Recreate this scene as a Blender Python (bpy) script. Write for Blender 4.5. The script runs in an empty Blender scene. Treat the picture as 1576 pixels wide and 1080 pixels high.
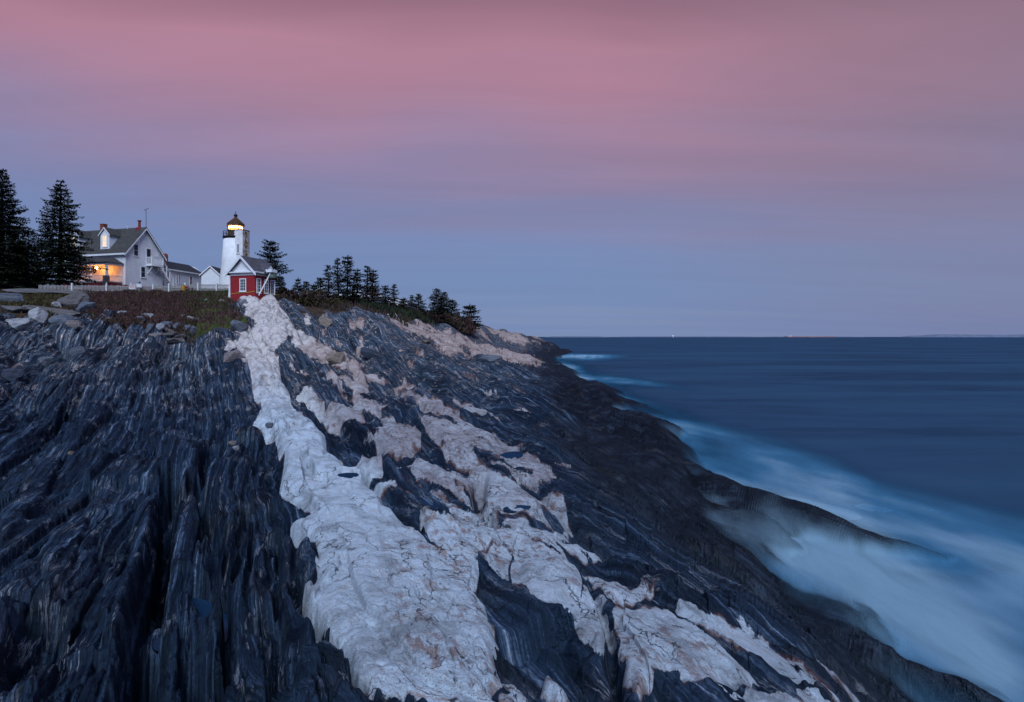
import bpy, bmesh, math, random
import numpy as np
from mathutils import Vector, Matrix

# ------------------------------------------------------------------ camera, sky, light
scene = bpy.context.scene
C = scene.collection
F = 876.0                       # focal length in photo pixels (photo is 1576 wide)
HZ = 518.0                      # horizon row
CAMZ = 7.5                      # camera height above the sea
cam_d = bpy.data.cameras.new("camera")
cam = bpy.data.objects.new("camera", cam_d)
C.objects.link(cam)
cam.location = (0, 0, CAMZ)
cam.rotation_euler = (math.radians(90), 0, 0)
cam_d.sensor_width = 36.0
cam_d.lens = 36.0 * F / 1576.0
cam_d.shift_y = -(540 - HZ) / 1576.0
cam_d.clip_start = 0.05
cam_d.clip_end = 60000
scene.camera = cam

scene.view_settings.view_transform = 'Standard'
scene.view_settings.look = 'None'
scene.view_settings.gamma = 1
scene.view_settings.use_curve_mapping = False
scene.view_settings.exposure = 0.35
scene.cycles.max_bounces = 6
scene.cycles.transparent_max_bounces = 12
scene.cycles.use_denoising = True

def srgb(r, g, b):
    return tuple(((c / 255) / 12.92 if c / 255 <= 0.04045 else ((c / 255 + 0.055) / 1.055) ** 2.4) for c in (r, g, b)) + (1.0,)

EXPF = 2 ** scene.view_settings.exposure
world = bpy.data.worlds.new("World")
scene.world = world
world.use_nodes = True
wn = world.node_tree.nodes
wl = world.node_tree.links
wn.clear()

class NT:
    """small helper to write node trees"""
    def __init__(self, tree):
        self.t = tree
    def n(self, kind, **kw):
        nd = self.t.nodes.new(kind)
        ins = kw.pop('ins', {})
        for k, v in kw.items():
            setattr(nd, k, v)
        for k, v in ins.items():
            s = nd.inputs[k]
            if isinstance(v, bpy.types.NodeSocket):
                self.t.links.new(v, s)
            else:
                s.default_value = v
        return nd
    def math(self, op, a, b=0.0, c=None, clamp=False):
        d = {0: a, 1: b}
        if c is not None:
            d[2] = c
        return self.n('ShaderNodeMath', operation=op, use_clamp=clamp, ins=d).outputs[0]
    def mix(self, fac, a, b, blend='MIX'):
        nd = self.n('ShaderNodeMix', data_type='RGBA', blend_type=blend)
        for i, v in ((0, fac), (6, a), (7, b)):
            if isinstance(v, bpy.types.NodeSocket):
                self.t.links.new(v, nd.inputs[i])
            else:
                nd.inputs[i].default_value = v
        return nd.outputs[2]
    def ramp(self, fac, stops, interp='LINEAR'):
        nd = self.n('ShaderNodeValToRGB', ins={0: fac})
        cr = nd.color_ramp
        cr.interpolation = interp
        while len(cr.elements) < len(stops):
            cr.elements.new(0.5)
        for e, (p, c) in zip(cr.elements, stops):
            e.position = p
            e.color = c if len(c) == 4 else tuple(c) + (1,)
        return nd.outputs[0]
    def noise(self, vec, scale, detail=4, rough=0.5, dist=0.0, lac=2.0):
        return self.n('ShaderNodeTexNoise', ins={'Vector': vec, 'Scale': scale, 'Detail': detail, 'Roughness': rough, 'Distortion': dist, 'Lacunarity': lac}).outputs[0]
    def mapr(self, v, a, b, c=0.0, d=1.0, smooth=True):
        nd = self.n('ShaderNodeMapRange', interpolation_type='SMOOTHSTEP' if smooth else 'LINEAR', ins={0: v, 1: a, 2: b, 3: c, 4: d})
        return nd.outputs[0]
    def link(self, a, b):
        self.t.links.new(a, b)

# sky: dusk cloud veil on a flat layer overhead, pink and mauve above blue
W = NT(world.node_tree)
tc = W.n('ShaderNodeTexCoord').outputs['Generated']
nrm = W.n('ShaderNodeVectorMath', operation='NORMALIZE', ins={0: tc}).outputs[0]
sep = W.n('ShaderNodeSeparateXYZ', ins={0: nrm})
sx, sy, sz = sep.outputs
zz = W.math('MAXIMUM', sz, 0.0)
zc = W.math('ADD', zz, 0.10)
cx = W.math('DIVIDE', sx, zc)
cy = W.math('DIVIDE', sy, zc)
cloud = W.n('ShaderNodeCombineXYZ', ins={0: cx, 1: cy, 2: 0.0}).outputs[0]
map1 = W.n('ShaderNodeMapping', ins={'Vector': cloud, 'Rotation': (0, 0, math.radians(28)), 'Scale': (0.22, 1.0, 1.0)}).outputs[0]
n1 = W.noise(map1, 1.1, 3, 0.5, 0.4)
map2 = W.n('ShaderNodeMapping', ins={'Vector': cloud, 'Rotation': (0, 0, math.radians(20)), 'Scale': (0.10, 0.6, 1.0)}).outputs[0]
n2 = W.noise(map2, 3.0, 4, 0.55, 0.3)
map3 = W.n('ShaderNodeMapping', ins={'Vector': nrm, 'Location': (3.1, 1.7, 0.4), 'Scale': (0.8, 0.8, 1.6)}).outputs[0]
n3 = W.noise(map3, 1.6, 2, 0.5, 0.2)
az = W.math('ARCTAN2', sx, sy)
# height along the sky, bent by the cloud noise and sinking to the right
t = W.math('ADD', zz, W.math('MULTIPLY', W.math('SUBTRACT', n1, 0.5), 0.22))
t = W.math('ADD', t, W.math('MULTIPLY', W.math('SUBTRACT', n3, 0.5), 0.14))
t = W.math('ADD', t, W.math('MULTIPLY', W.mapr(az, 0.0, 0.8), 0.055))
t = W.math('ADD', t, W.math('MULTIPLY', W.mapr(az, -0.15, -0.8), 0.015))
sky = W.ramp(t, [(0.0, srgb(122, 144, 186)), (0.08, srgb(112, 139, 187)), (0.18, srgb(118, 137, 184)), (0.26, srgb(133, 132, 173)),
                 (0.325, srgb(153, 131, 164)), (0.385, srgb(171, 130, 156)), (0.435, srgb(178, 129, 151)), (0.49, srgb(154, 111, 131)),
                 (0.56, srgb(130, 98, 119)), (0.63, srgb(96, 102, 150)), (0.78, srgb(78, 108, 172)), (1.0, srgb(66, 104, 180))])
# duller and greyer mauve to the right, as in the photograph
sky = W.mix(W.math('MULTIPLY', W.mapr(az, 0.1, 0.75), W.mapr(zz, 0.05, 0.5, 0.25, 0.75)), sky, srgb(134, 112, 132))
# the sky overhead and behind the camera is plain blue dusk; the pink veil lies out to sea
sky = W.mix(W.mapr(sy, 0.25, -0.45), sky, srgb(84, 118, 182))
br = W.math('ADD', 0.93, W.math('MULTIPLY', W.math('SUBTRACT', n2, 0.5), W.mapr(zz, 0.05, 0.35, 0.10, 0.45)))
sky = W.mix(1.0, sky, W.n('ShaderNodeCombineColor', ins={0: br, 1: br, 2: br}).outputs[0], 'MULTIPLY')
nish = W.n('ShaderNodeTexSky', sky_type='NISHITA', sun_disc=False, sun_elevation=math.radians(2), sun_rotation=math.radians(205))
bg1 = W.n('ShaderNodeBackground', ins={0: sky, 1: 1.0 / EXPF})
bg2 = W.n('ShaderNodeBackground', ins={0: nish.outputs[0], 1: 0.01})
add = W.n('ShaderNodeAddShader', ins={0: bg1.outputs[0], 1: bg2.outputs[0]})
wo = W.n('ShaderNodeOutputWorld', ins={0: add.outputs[0]})

# the broad afterglow behind the camera, over the left shoulder
sun_d = bpy.data.lights.new("sun", 'SUN')
sun_d.energy = 2.6
sun_d.angle = math.radians(36)
sun_d.color = (0.70, 0.82, 1.0)
sun = bpy.data.objects.new("sun", sun_d)
C.objects.link(sun)
SUN_AZ, SUN_EL = math.radians(174), math.radians(44)
sdir = Vector((math.sin(SUN_AZ) * math.cos(SUN_EL), math.cos(SUN_AZ) * math.cos(SUN_EL), math.sin(SUN_EL)))
sun.rotation_euler = sdir.to_track_quat('Z', 'Y').to_euler()
sun.location = (0, -20, 40)

# ------------------------------------------------------------------ numpy noise
def _h(ix, iy, seed):
    h = (ix.astype(np.int64) * 374761393 + iy.astype(np.int64) * 668265263 + seed * 974634777) & 0xFFFFFFFF
    h = ((h ^ (h >> 13)) * 1274126177) & 0xFFFFFFFF
    h = h ^ (h >> 16)
    h = (h * 2246822519) & 0xFFFFFFFF
    return ((h ^ (h >> 15)) & 0xFFFFFF) / float(0xFFFFFF)

def perlin(x, y, seed=0):
    xi = np.floor(x); yi = np.floor(y)
    fx = x - xi; fy = y - yi
    u = fx * fx * fx * (fx * (fx * 6 - 15) + 10); v = fy * fy * fy * (fy * (fy * 6 - 15) + 10)
    def g(dx, dy):
        a = _h(xi + dx, yi + dy, seed) * 2 * np.pi
        return np.cos(a) * (fx - dx) + np.sin(a) * (fy - dy)
    a = g(0, 0) * (1 - u) + g(1, 0) * u
    b = g(0, 1) * (1 - u) + g(1, 1) * u
    return (a * (1 - v) + b * v) * 1.4

def fbm(x, y, octv=4, seed=0, gain=0.5, spacing=None):
    s = np.zeros_like(x); a = 1.0; f = 1.0
    for k in range(octv):
        w = a
        if spacing is not None:
            w = a * np.clip(1.6 - spacing * f * 3.2, 0, 1)
        s += w * perlin(x * f + 17.3 * k, y * f - 9.1 * k, seed + k)
        a *= gain; f *= 2.03
    return s

def sst(a, b, x):
    t = np.clip((x - a) / (b - a), 0, 1)
    return t * t * (3 - 2 * t)

def voronoi(x, y, seed):
    """distance to border (F2-F1) and a random value per cell"""
    xi = np.floor(x); yi = np.floor(y)
    d1 = np.full_like(x, 9.0); d2 = np.full_like(x, 9.0); val = np.zeros_like(x)
    for dx in (-1, 0, 1):
        for dy in (-1, 0, 1):
            px = xi + dx + _h(xi + dx, yi + dy, seed); py = yi + dy + _h(xi + dx, yi + dy, seed + 7)
            d = np.hypot(px - x, py - y)
            r = _h(xi + dx, yi + dy, seed + 13)
            nearer = d < d1
            d2 = np.where(nearer, d1, np.minimum(d2, d))
            val = np.where(nearer, r, val)
            d1 = np.where(nearer, d, d1)
    return d2 - d1, val

def facets(x, y, seed, gx=1.0, gy=1.0):
    """broken planes: each cell is its own tilted flat, with sharp edges"""
    xi = np.floor(x); yi = np.floor(y)
    best = np.full_like(x, 9.0); d2 = np.full_like(x, 9.0); out = np.zeros_like(x)
    for dx in (-1, 0, 1):
        for dy in (-1, 0, 1):
            cx_ = xi + dx + 0.1 + 0.8 * _h(xi + dx, yi + dy, seed); cy_ = yi + dy + 0.1 + 0.8 * _h(xi + dx, yi + dy, seed + 7)
            d = np.abs(cx_ - x) * 0.7 + np.hypot(cx_ - x, cy_ - y) * 0.6
            a = (_h(xi + dx, yi + dy, seed + 17) - 0.5) * 2 * gx; b = (_h(xi + dx, yi + dy, seed + 19) - 0.5) * 2 * gy
            pl = (_h(xi + dx, yi + dy, seed + 23) - 0.5) + a * (x - cx_) + b * (y - cy_)
            nr = d < best
            d2 = np.where(nr, best, np.minimum(d2, d))
            out = np.where(nr, pl, out); best = np.where(nr, d, best)
    return out, d2 - best

def blocks(s, t, w, L, seed, rnd=0.25, tilt=0.0):
    """elongated blocks of layered rock standing on edge: height 0..1 per block, rounded joints"""
    u = s / w
    i = np.floor(u)
    j1 = _h(i, i * 0, seed); 
    # uneven layer widths: shift the border between i and i+1
    b = (_h(i, i * 0, seed + 3) - 0.5) * 0.5
    f = u - i
    up = f > (0.75 + b)
    i = i + up
    f = np.where(up, (f - 0.75 - b) / (1 - 0.25 - b + 1e-6) * 0.5, f)
    r = _h(i, i * 0 + 5, seed + 1)
    tt = t / (L * (0.6 + 0.9 * r)) + r * 37.7
    j = np.floor(tt)
    g = tt - j
    h = _h(i, j, seed + 2)
    e = np.minimum(np.minimum(f, 1 - f) * 1.0, np.minimum(g, 1 - g) * (L / w) * 0.8)
    e = np.clip(e / rnd, 0, 1)
    e = np.sqrt(1 - (1 - e) ** 2)
    return h + tilt * (f - 0.5) * (_h(i, j, seed + 9) - 0.3), e

# ------------------------------------------------------------------ the lie of the land
# each column: photo column -> list of (row, metres ahead), nearest first; only the broad slope
COLS = {
    -700: [(4000, 1.2), (1400, 3.4), (1080, 5.0), (850, 9.0), (700, 15), (600, 26), (540, 38), (500, 48), (475, 60), (446, 78)],
    0:    [(4000, 0.9), (1400, 3.2), (1080, 4.7), (950, 6.5), (850, 8.9), (750, 12.6), (650, 18.5), (580, 26), (520, 36), (485, 47), (465, 58), (450, 74)],
    250:  [(4000, 0.9), (1400, 3.4), (1080, 5.3), (950, 7.3), (850, 9.6), (750, 13.4), (650, 20.5), (580, 29), (520, 40), (490, 50), (465, 66), (452, 78)],
    400:  [(4000, 0.8), (1400, 3.0), (1080, 4.5), (950, 6.2), (850, 8.5), (750, 12.3), (680, 17), (600, 26), (540, 38), (500, 49), (475, 60), (457, 69)],
    500:  [(4000, 0.75), (1400, 2.7), (1080, 4.15), (950, 5.7), (850, 8), (750, 12.2), (680, 17), (620, 25), (560, 38), (510, 55), (474, 76)],
    600:  [(4000, 0.75), (1400, 2.7), (1080, 4.1), (950, 5.7), (850, 8.1), (750, 12.3), (680, 18), (620, 27), (560, 45), (520, 66), (482, 97)],
    700:  [(4000, 0.75), (1400, 2.7), (1080, 4.2), (950, 5.8), (850, 8.2), (750, 12.5), (680, 18.5), (620, 29), (570, 48), (530, 84), (510, 115), (494, 135)],
    790:  [(4000, 0.75), (1400, 2.75), (1080, 4.25), (950, 6.0), (850, 8.7), (750, 13.5), (680, 21), (620, 35), (580, 55), (556, 90), (545, 130), (535, 175), (525, 215), (512, 245)],
    850:  [(4000, 0.75), (1400, 2.8), (1080, 4.3), (950, 6.15), (850, 9.0), (750, 14), (680, 23), (620, 41), (585, 66), (570, 90), (562, 125), (554, 180), (549, 217), (542, 240), (534, 262), (527, 275)],
    890:  [(4000, 0.75), (1400, 2.8), (1080, 4.35), (950, 6.3), (850, 9.2), (780, 12.9), (720, 18.5), (670, 28), (620, 49), (590, 80), (578, 106), (568, 136), (555, 190), (548, 225), (543, 262), (541, 284)],
    930:  [(4000, 0.75), (1400, 2.8), (1080, 4.45), (950, 6.5), (850, 9.6), (780, 13.4), (720, 19.5), (670, 30), (640, 42), (615, 58), (603, 70), (596, 86), (580, 130), (560, 250), (546, 500)],
    1000: [(4000, 0.75), (1400, 2.9), (1080, 4.6), (950, 6.9), (850, 10.5), (780, 15.5), (730, 22), (690, 31), (665, 39.5), (648, 50), (635, 62), (600, 110), (560, 300), (546, 600)],
    1100: [(4000, 0.8), (1400, 3.1), (1080, 5.0), (950, 7.5), (880, 11.2), (830, 16.5), (795, 23.0), (770, 28), (740, 33.5), (700, 43), (650, 66), (600, 130), (546, 600)],
    1250: [(4000, 0.9), (1400, 3.6), (1080, 6.0), (1000, 8.6), (950, 11.6), (908, 16.8), (870, 21), (800, 28), (760, 33), (700, 45), (600, 140), (546, 600)],
    1400: [(4000, 1.1), (1400, 4.6), (1200, 6.6), (1080, 9.6), (1040, 11.5), (1005, 13.6), (950, 17.5), (880, 22), (800, 32), (700, 55), (600, 150), (546, 600)],
    1576: [(4000, 1.3), (1400, 5.6), (1200, 8.2), (1110, 10.6), (1078, 12.0), (1030, 14.6), (950, 20), (880, 27), (800, 38), (700, 65), (600, 160), (546, 600)],
    2200: [(4000, 1.8), (1800, 4.6), (1400, 7.6), (1300, 9), (1200, 11.5), (1080, 16), (950, 26), (800, 45), (700, 75), (600, 170), (546, 600)],
}
RIDGE = [(-700, 446), (0, 449), (160, 451), (300, 453), (350, 456), (392, 458), (430, 460), (463, 471), (491, 473), (532, 472), (567, 479),
         (600, 483), (636, 486), (680, 491), (711, 494), (735, 498), (760, 505), (800, 512), (820, 517), (850, 528), (880, 541), (893, 545), (940, 546), (2200, 546)]

cpx = sorted(COLS)
def base_logY(px, py):
    """px, py arrays of one shape (columns constant along axis 0)"""
    rows = {}
    out = np.zeros_like(py)
    for k in range(len(cpx) - 1):
        a, b = cpx[k], cpx[k + 1]
        m = (px >= a) & (px < b) if k < len(cpx) - 2 else (px >= a)
        if not m.any():
            continue
        f = (px[m] - a) / (b - a)
        p = py[m]
        v = []
        for c in (a, b):
            pts = sorted(COLS[c])
            xs = np.array([q[0] for q in pts], float); ys = np.log([q[1] for q in pts])
            # interpolate in 1/(row-horizon) so that planes stay planes
            xx = 1.0 / np.maximum(xs - 430.0, 8.0); pp = 1.0 / np.maximum(p - 430.0, 8.0)
            r = np.interp(pp, xx[::-1], ys[::-1])
            lo = p < xs[0]
            r = r + np.where(lo, (xs[0] - p) * 0.02, 0)
            v.append(r)
        out[m] = v[0] * (1 - f) + v[1] * f
    return out

# grid of rows and columns, dense where the camera looks
colpx = np.concatenate([np.arange(-600, -60, 7.0), np.arange(-60, 1640, 1.6), np.arange(1640, 2150, 7.0)])
NC = len(colpx)
nr1, nr2 = 235, 300
rid = np.interp(colpx, [r[0] for r in RIDGE], [r[1] for r in RIDGE])
rowA = np.concatenate([np.array([4000, 3200, 2600, 2200, 1950, 1750, 1600]), np.arange(1520, 1100, -10.0)])
rowB = np.arange(1100, 660, -440 / nr2)
rows = np.concatenate([rowA, rowB])
PY = np.repeat(rows[:, None], NC, 1)
fr = np.linspace(0, 1, nr1)[:, None]
PY = np.concatenate([PY, 660 + (rid[None, :] - 660) * fr], 0)
PX = np.repeat(colpx[None, :], PY.shape[0], 0)
LY = base_logY(PX, PY)
# soften the kinks between columns and rows
def smooth(a, n, axis):
    k = np.ones(n) / n
    pad = [(0, 0), (0, 0)]; pad[axis] = (n // 2, n // 2)
    ap = np.pad(a, pad, mode='edge')
    return np.apply_along_axis(lambda v: np.convolve(v, k, 'valid'), axis, ap)
LY2 = smooth(smooth(LY, 41, 1), 25, 1)
LY2 = smooth(LY2, 13, 0)
LY = LY2
YY = np.exp(LY)
XX = (PX - 788) / F * YY
ZZ = CAMZ - (PY - HZ) / F * YY
# beyond the ridge: the plateau behind it, falling away seaward
nb = 46
q = np.arange(1, nb + 1)[:, None]
Yr = YY[-1][None, :]; Zr = ZZ[-1][None, :]
YB = Yr * 1.021 ** q
dY = YB - Yr
left = sst(450, 400, colpx)[None, :]
ZB = Zr + left * np.minimum(0.12 * dY, 2.6) + (1 - left) * np.where(colpx[None, :] < 760, 0.012 * dY - 0.0009 * dY ** 2, -0.16 * dY)
ZB = np.maximum(ZB, -6)
XB = (colpx[None, :] - 788) / F * YB
PXB = np.repeat(colpx[None, :], nb, 0)
PYB = np.repeat(rid[None, :], nb, 0)
XX = np.concatenate([XX, XB]); YY = np.concatenate([YY, YB]); ZZ = np.concatenate([ZZ, ZB])
PX = np.concatenate([PX, PXB]); PY = np.concatenate([PY, PYB])
NR = XX.shape[0]
BEY = np.zeros(XX.shape, bool); BEY[-nb:] = True
spc = np.hypot(np.gradient(XX, axis=1) * 0.9, 0) ; spr = np.abs(np.gradient(YY, axis=0)) * 0.5
SP = np.sqrt(spc ** 2 + spr ** 2)          # grid spacing across the strike
mpp = YY / F                                # metres per photo pixel, sideways

# ---- bands of pale granite, outlined where they cross the ledge (photo rows and columns on the broad slope)
DIKE_L = [(375, 456), (362, 461), (371, 474), (380, 486), (393, 496), (390, 506), (366, 513), (362, 524), (374, 531), (352, 541), (341, 553), (356, 554), (366, 547),
          (372, 560), (383, 575), (386, 590), (388, 606), (402, 622), (397, 640), (386, 655), (403, 664), (418, 669), (423, 684), (426, 700),
          (441, 703), (436, 722), (430, 740), (423, 752), (430, 765), (446, 772), (466, 779), (474, 788), (452, 800), (453, 812), (478, 830),
          (486, 845), (478, 866), (484, 884), (461, 904), (470, 922), (487, 944), (505, 960), (514, 985), (534, 1012), (546, 1044), (566, 1060), (596, 1072), (640, 1082), (700, 1110), (740, 1150)]
DIKE_R = [(830, 1150), (775, 1085), (758, 1062), (772, 1040), (765, 1012), (768, 980), (764, 955), (750, 925), (737, 906), (720, 893), (702, 868), (688, 850), (668, 833), (640, 812), (610, 790),
          (592, 768), (576, 744), (553, 735), (534, 729), (519, 711), (498, 690), (497, 676), (494, 664), (480, 645), (466, 640), (456, 620), (452, 600), (434, 584), (426, 560), (424, 540), (446, 528),
          (450, 505), (440, 487), (428, 470), (424, 456)]
POLY = [
    DIKE_L + DIKE_R,
    [(643, 786), (690, 788), (745, 800), (800, 812), (845, 828), (890, 862), (905, 890), (903, 912), (880, 922), (860, 932), (838, 930), (815, 912), (790, 895), (786, 870), (792, 850), (778, 832), (762, 830), (752, 842), (738, 850), (742, 870), (735, 890), (722, 903), (705, 880), (690, 860), (672, 840), (655, 815), (640, 800)],
    [(886, 862), (930, 885), (985, 905), (1022, 922), (1000, 927), (960, 929), (936, 926), (925, 907), (910, 893)],
    [(937, 938), (990, 930), (1060, 940), (1110, 955), (1160, 980), (1205, 1010), (1240, 1040), (1266, 1062), (1225, 1062), (1180, 1055), (1130, 1064), (1080, 1048), (1045, 1045), (1035, 1030), (1010, 1025), (978, 1052), (965, 1020), (955, 1000), (945, 965)],
    [(1120, 1070), (1160, 1062), (1250, 1070), (1330, 1110), (1400, 1180), (1300, 1180), (1180, 1120)],
    [(878, 930), (905, 928), (930, 945), (938, 965), (930, 985), (912, 985), (890, 960)],
    [(828, 1025), (850, 1018), (880, 1035), (892, 1060), (872, 1085), (850, 1078), (835, 1050)],
    [(762, 1078), (772, 1050), (798, 1052), (812, 1085), (800, 1110)],
    [(545, 722), (560, 705), (590, 697), (604, 712), (609, 735), (595, 739), (560, 736)],
    [(605, 705), (640, 699), (680, 710), (715, 728), (737, 764), (757, 790), (735, 782), (700, 767), (670, 756), (640, 751), (612, 746)],
    [(565, 742), (600, 741), (618, 748), (608, 758), (580, 756)],
    [(555, 640), (580, 638), (620, 648), (648, 664), (647, 688), (600, 693), (582, 690), (572, 670), (556, 655)],
    [(543, 600), (570, 608), (590, 620), (592, 635), (562, 641), (545, 632), (538, 615)],
    [(495, 570), (530, 566), (562, 578), (572, 598), (540, 604), (515, 592), (500, 580)],
    [(600, 580), (632, 583), (650, 600), (690, 630), (730, 655), (762, 685), (742, 692), (700, 674), (660, 642), (625, 612)],
    [(640, 640), (664, 642), (700, 668), (720, 692), (745, 712), (750, 728), (722, 724), (696, 702), (668, 676)],
    [(696, 656), (740, 655), (790, 690), (830, 715), (860, 745), (830, 750), (790, 728), (750, 706), (722, 684)],
    [(708, 722), (740, 722), (785, 722), (830, 742), (868, 768), (892, 800), (872, 812), (830, 802), (790, 796), (748, 768), (728, 744)],
    [(765, 792), (800, 798), (860, 815), (905, 832), (935, 858), (900, 858), (850, 836), (800, 820)],
    [(590, 484), (640, 493), (676, 506), (740, 528), (800, 545), (845, 558), (830, 566), (780, 560), (735, 552), (690, 540), (650, 522), (606, 500)],
    [(760, 508), (790, 513), (815, 520), (800, 530), (770, 524)],
    [(712, 618), (740, 617), (770, 630), (776, 641), (755, 641), (725, 631)],
    [(448, 500), (470, 505), (500, 520), (530, 545), (560, 560), (600, 580), (560, 582), (520, 562), (480, 560), (450, 540)],
    [(560, 640), (500, 640), (480, 610), (455, 590), (470, 585), (505, 605), (540, 625)],
]
# dark layered rock caught in the granite, rust-stained zones, soil and grass
HOLES = [[(436, 776), (450, 768), (456, 780), (448, 790)], [(590, 700), (604, 690), (610, 715), (606, 742), (596, 738)]]

def poly_sd(poly, px, py, m):
    """signed distance in photo pixels, positive inside, for masked points only"""
    x = px[m]; y = py[m]
    P = np.array(poly, float); Q = np.roll(P, -1, 0)
    d = np.full(x.shape, 1e9); inside = np.zeros(x.shape, bool)
    for (x0, y0), (x1, y1) in zip(P, Q):
        ex, ey = x1 - x0, y1 - y0
        h = np.clip(((x - x0) * ex + (y - y0) * ey) / (ex * ex + ey * ey + 1e-9), 0, 1)
        d = np.minimum(d, np.hypot(x - x0 - h * ex, y - y0 - h * ey))
        c = ((y0 > y) != (y1 > y)) & (x < (x1 - x0) * (y - y0) / (y1 - y0 + 1e-12) + x0)
        inside ^= c
    return np.where(inside, d, -d)

def mask_sd(polys, px, py, pad=60):
    out = np.full(px.shape, -1e3)
    for p in polys:
        xs = [a[0] for a in p]; ys = [a[1] for a in p]
        m = (px > min(xs) - pad) & (px < max(xs) + pad) & (py > min(ys) - pad) & (py < max(ys) + pad) & ~BEY
        if m.any():
            out[m] = np.maximum(out[m], poly_sd(p, px, py, m))
    return out

# strike coordinates: s across the layers, t along them
S0 = (XX + 0.53 * YY) / 1.132
T0 = (YY - 0.53 * XX) / 1.132
near = np.clip(YY / 12, 0.5, 3.0)
warp = fbm(XX * 0.045, YY * 0.03, 2, 11) * 1.3 + fbm(XX * 0.35, YY * 0.12, 2, 15) * 0.05
# layers bend round the edge of the main granite band
edge_l = np.interp(PY, [p[1] for p in sorted(DIKE_L, key=lambda q: q[1])], smooth(np.array([[p[0] for p in sorted(DIKE_L, key=lambda q: q[1])]], float), 5, 1)[0])
dl = (edge_l - PX) * mpp
wrap = np.exp(-(np.maximum(dl, 0) / 1.6) ** 2) * (dl > -3) * sst(20, 14, YY) * (dl > -0.5)
S = (S0 + warp) * (1 - wrap) + wrap * (-dl + 2.0 + 0.12 * perlin(XX * 1.3, YY * 1.3, 77))
T = T0

jx = fbm(XX / near * 2.1, YY / near * 2.1, 3, 21, 0.55) * 10
jy = fbm(XX / near * 2.1 + 50, YY / near * 2.1, 3, 31, 0.55) * 6
GR_SD = mask_sd(POLY, PX + jx, PY + jy * np.clip(YY / 20, 0.4, 1) ** -0.3)
GR_SD = np.minimum(GR_SD, -mask_sd(HOLES, PX + jx, PY + jy))
GS = smooth(smooth(np.maximum(GR_SD, -60), 9, 0), 7, 1)
grm = GS * mpp                       # metres inside the granite
GR = sst(-1.2, 1.2, GR_SD)
INSET = sst(0.8, 4.2, GR_SD) / np.maximum(GR, 1e-3)      # pale colour starts inside the edge, leaving the lip dark
# scattered pale lenses drawn out along the layers, commoner right of the main band
zone = sst(-60, 40, PX - np.interp(PY, [r[1] for r in DIKE_R[::-1]], [r[0] for r in DIKE_R[::-1]]))
lens = fbm(S * 0.9, T * 0.16, 5, 41, 0.62) + 0.35 * fbm(S * 3, T * 0.6, 3, 45, spacing=SP * 3)
zc1 = zone * sst(1.2, 2.6, ZZ) * (0.25 + 0.75 * sst(180, 20, np.abs(PX - np.interp(PY, [460, 600, 800, 1080], [500, 640, 780, 1000]))))
LENS = sst(0.30, 0.42, lens - 0.42 + zc1 * 0.42) * sst(0.6, 2.0, ZZ) * (~BEY)
GR = np.maximum(GR, LENS * 0.92 * zone)
side = sst(20, 60, PX - np.interp(PY, [r[1] for r in DIKE_R[::-1]], [r[0] for r in DIKE_R[::-1]]))
broke = fbm(S * 1.1 + 9, T * 0.22, 5, 47, 0.62) + 0.3 * fbm(S * 4, T * 1.0, 3, 48, spacing=SP * 4)
GR = GR * (1 - side * sst(0.02, 0.16, broke - 0.25 - 0.22 * sst(850, 1000, PY)))
# far skyline rocks are pale and mixed
farp = sst(620, 760, PX) * sst(560, 520, PY) * sst(90, 150, YY)
mixd = sst(-0.1, 0.25, fbm(XX * 0.12, YY * 0.06, 5, 61, 0.7))
GR = np.maximum(GR, farp * mixd * 0.75)

# ---- relief
dz = np.zeros_like(XX)
amp_y = np.clip(YY / 14.0, 0.55, 3.4)
land = sst(-1.5, 1.5, ZZ)
wet = sst(3.0, 1.2, ZZ + fbm(XX * 0.3, YY * 0.15, 3, 91) * 0.8)
seaward = sst(840, 1000, PX + (PY - 700) * -0.9 + 0)
GRs = smooth(smooth(GR, 15, 0), 9, 1)
rough = (1 - GRs)
nl = sst(20, 12, YY) * sst(20, -20, PX - edge_l)      # the near left of the ledge
# broad swells and hollows
dz += 0.30 * amp_y * fbm(S * 0.35 / near ** 0.6, T * 0.10 / near ** 0.6, 3, 101) * (1 - 0.6 * GRs)
lay = np.zeros_like(XX)
for w, L, A, sd, rn in ((2.6, 24, 0.60, 201, .30), (1.15, 9.0, 0.30, 203, .16), (0.45, 2.6, 0.11, 205, .2), (0.17, 1.6, 0.032, 207, .25), (0.07, 0.9, 0.012, 209, .3)):
    jog = 0.05 * w * perlin(S / w * 0.25, T / w * 0.12, sd + 50) + 0.03 * w * perlin(S / w * 1.6, T / w * 0.7, sd + 51)
    h, e = blocks(S + jog, T + 1.1 * jog, w, L, sd, rn, tilt=0.5)
    k = np.clip(1.7 - SP / w * 2.2, 0, 1)
    if w > 2:
        k = k * sst(14, 26, YY)
    if w == 1.05:
        k = k * (0.6 + 0.4 * sst(10, 25, YY))
    if w == 0.45:
        k = k * (0.75 + 0.6 * sst(12, 30, YY))
    if w < 1:
        k = k * (1 + 0.7 * nl)
    lay += A * k * ((h - 0.55) + 0.55 * (e - 1))
rgt = sst(0, 250, PX - edge_l)
midl = sst(9, 13, YY) * sst(42, 30, YY) * sst(150, 230, PX) * sst(10, -20, PX - edge_l)
lay = lay * (1 - 0.5 * midl)
lay_s = lay * (1 - 0.45 * rgt * sst(12, 6, YY))
dz += lay_s * rough * (0.25 + 0.75 * land) * (1 - 0.35 * wet * sst(900, 1000, PX))
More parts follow.
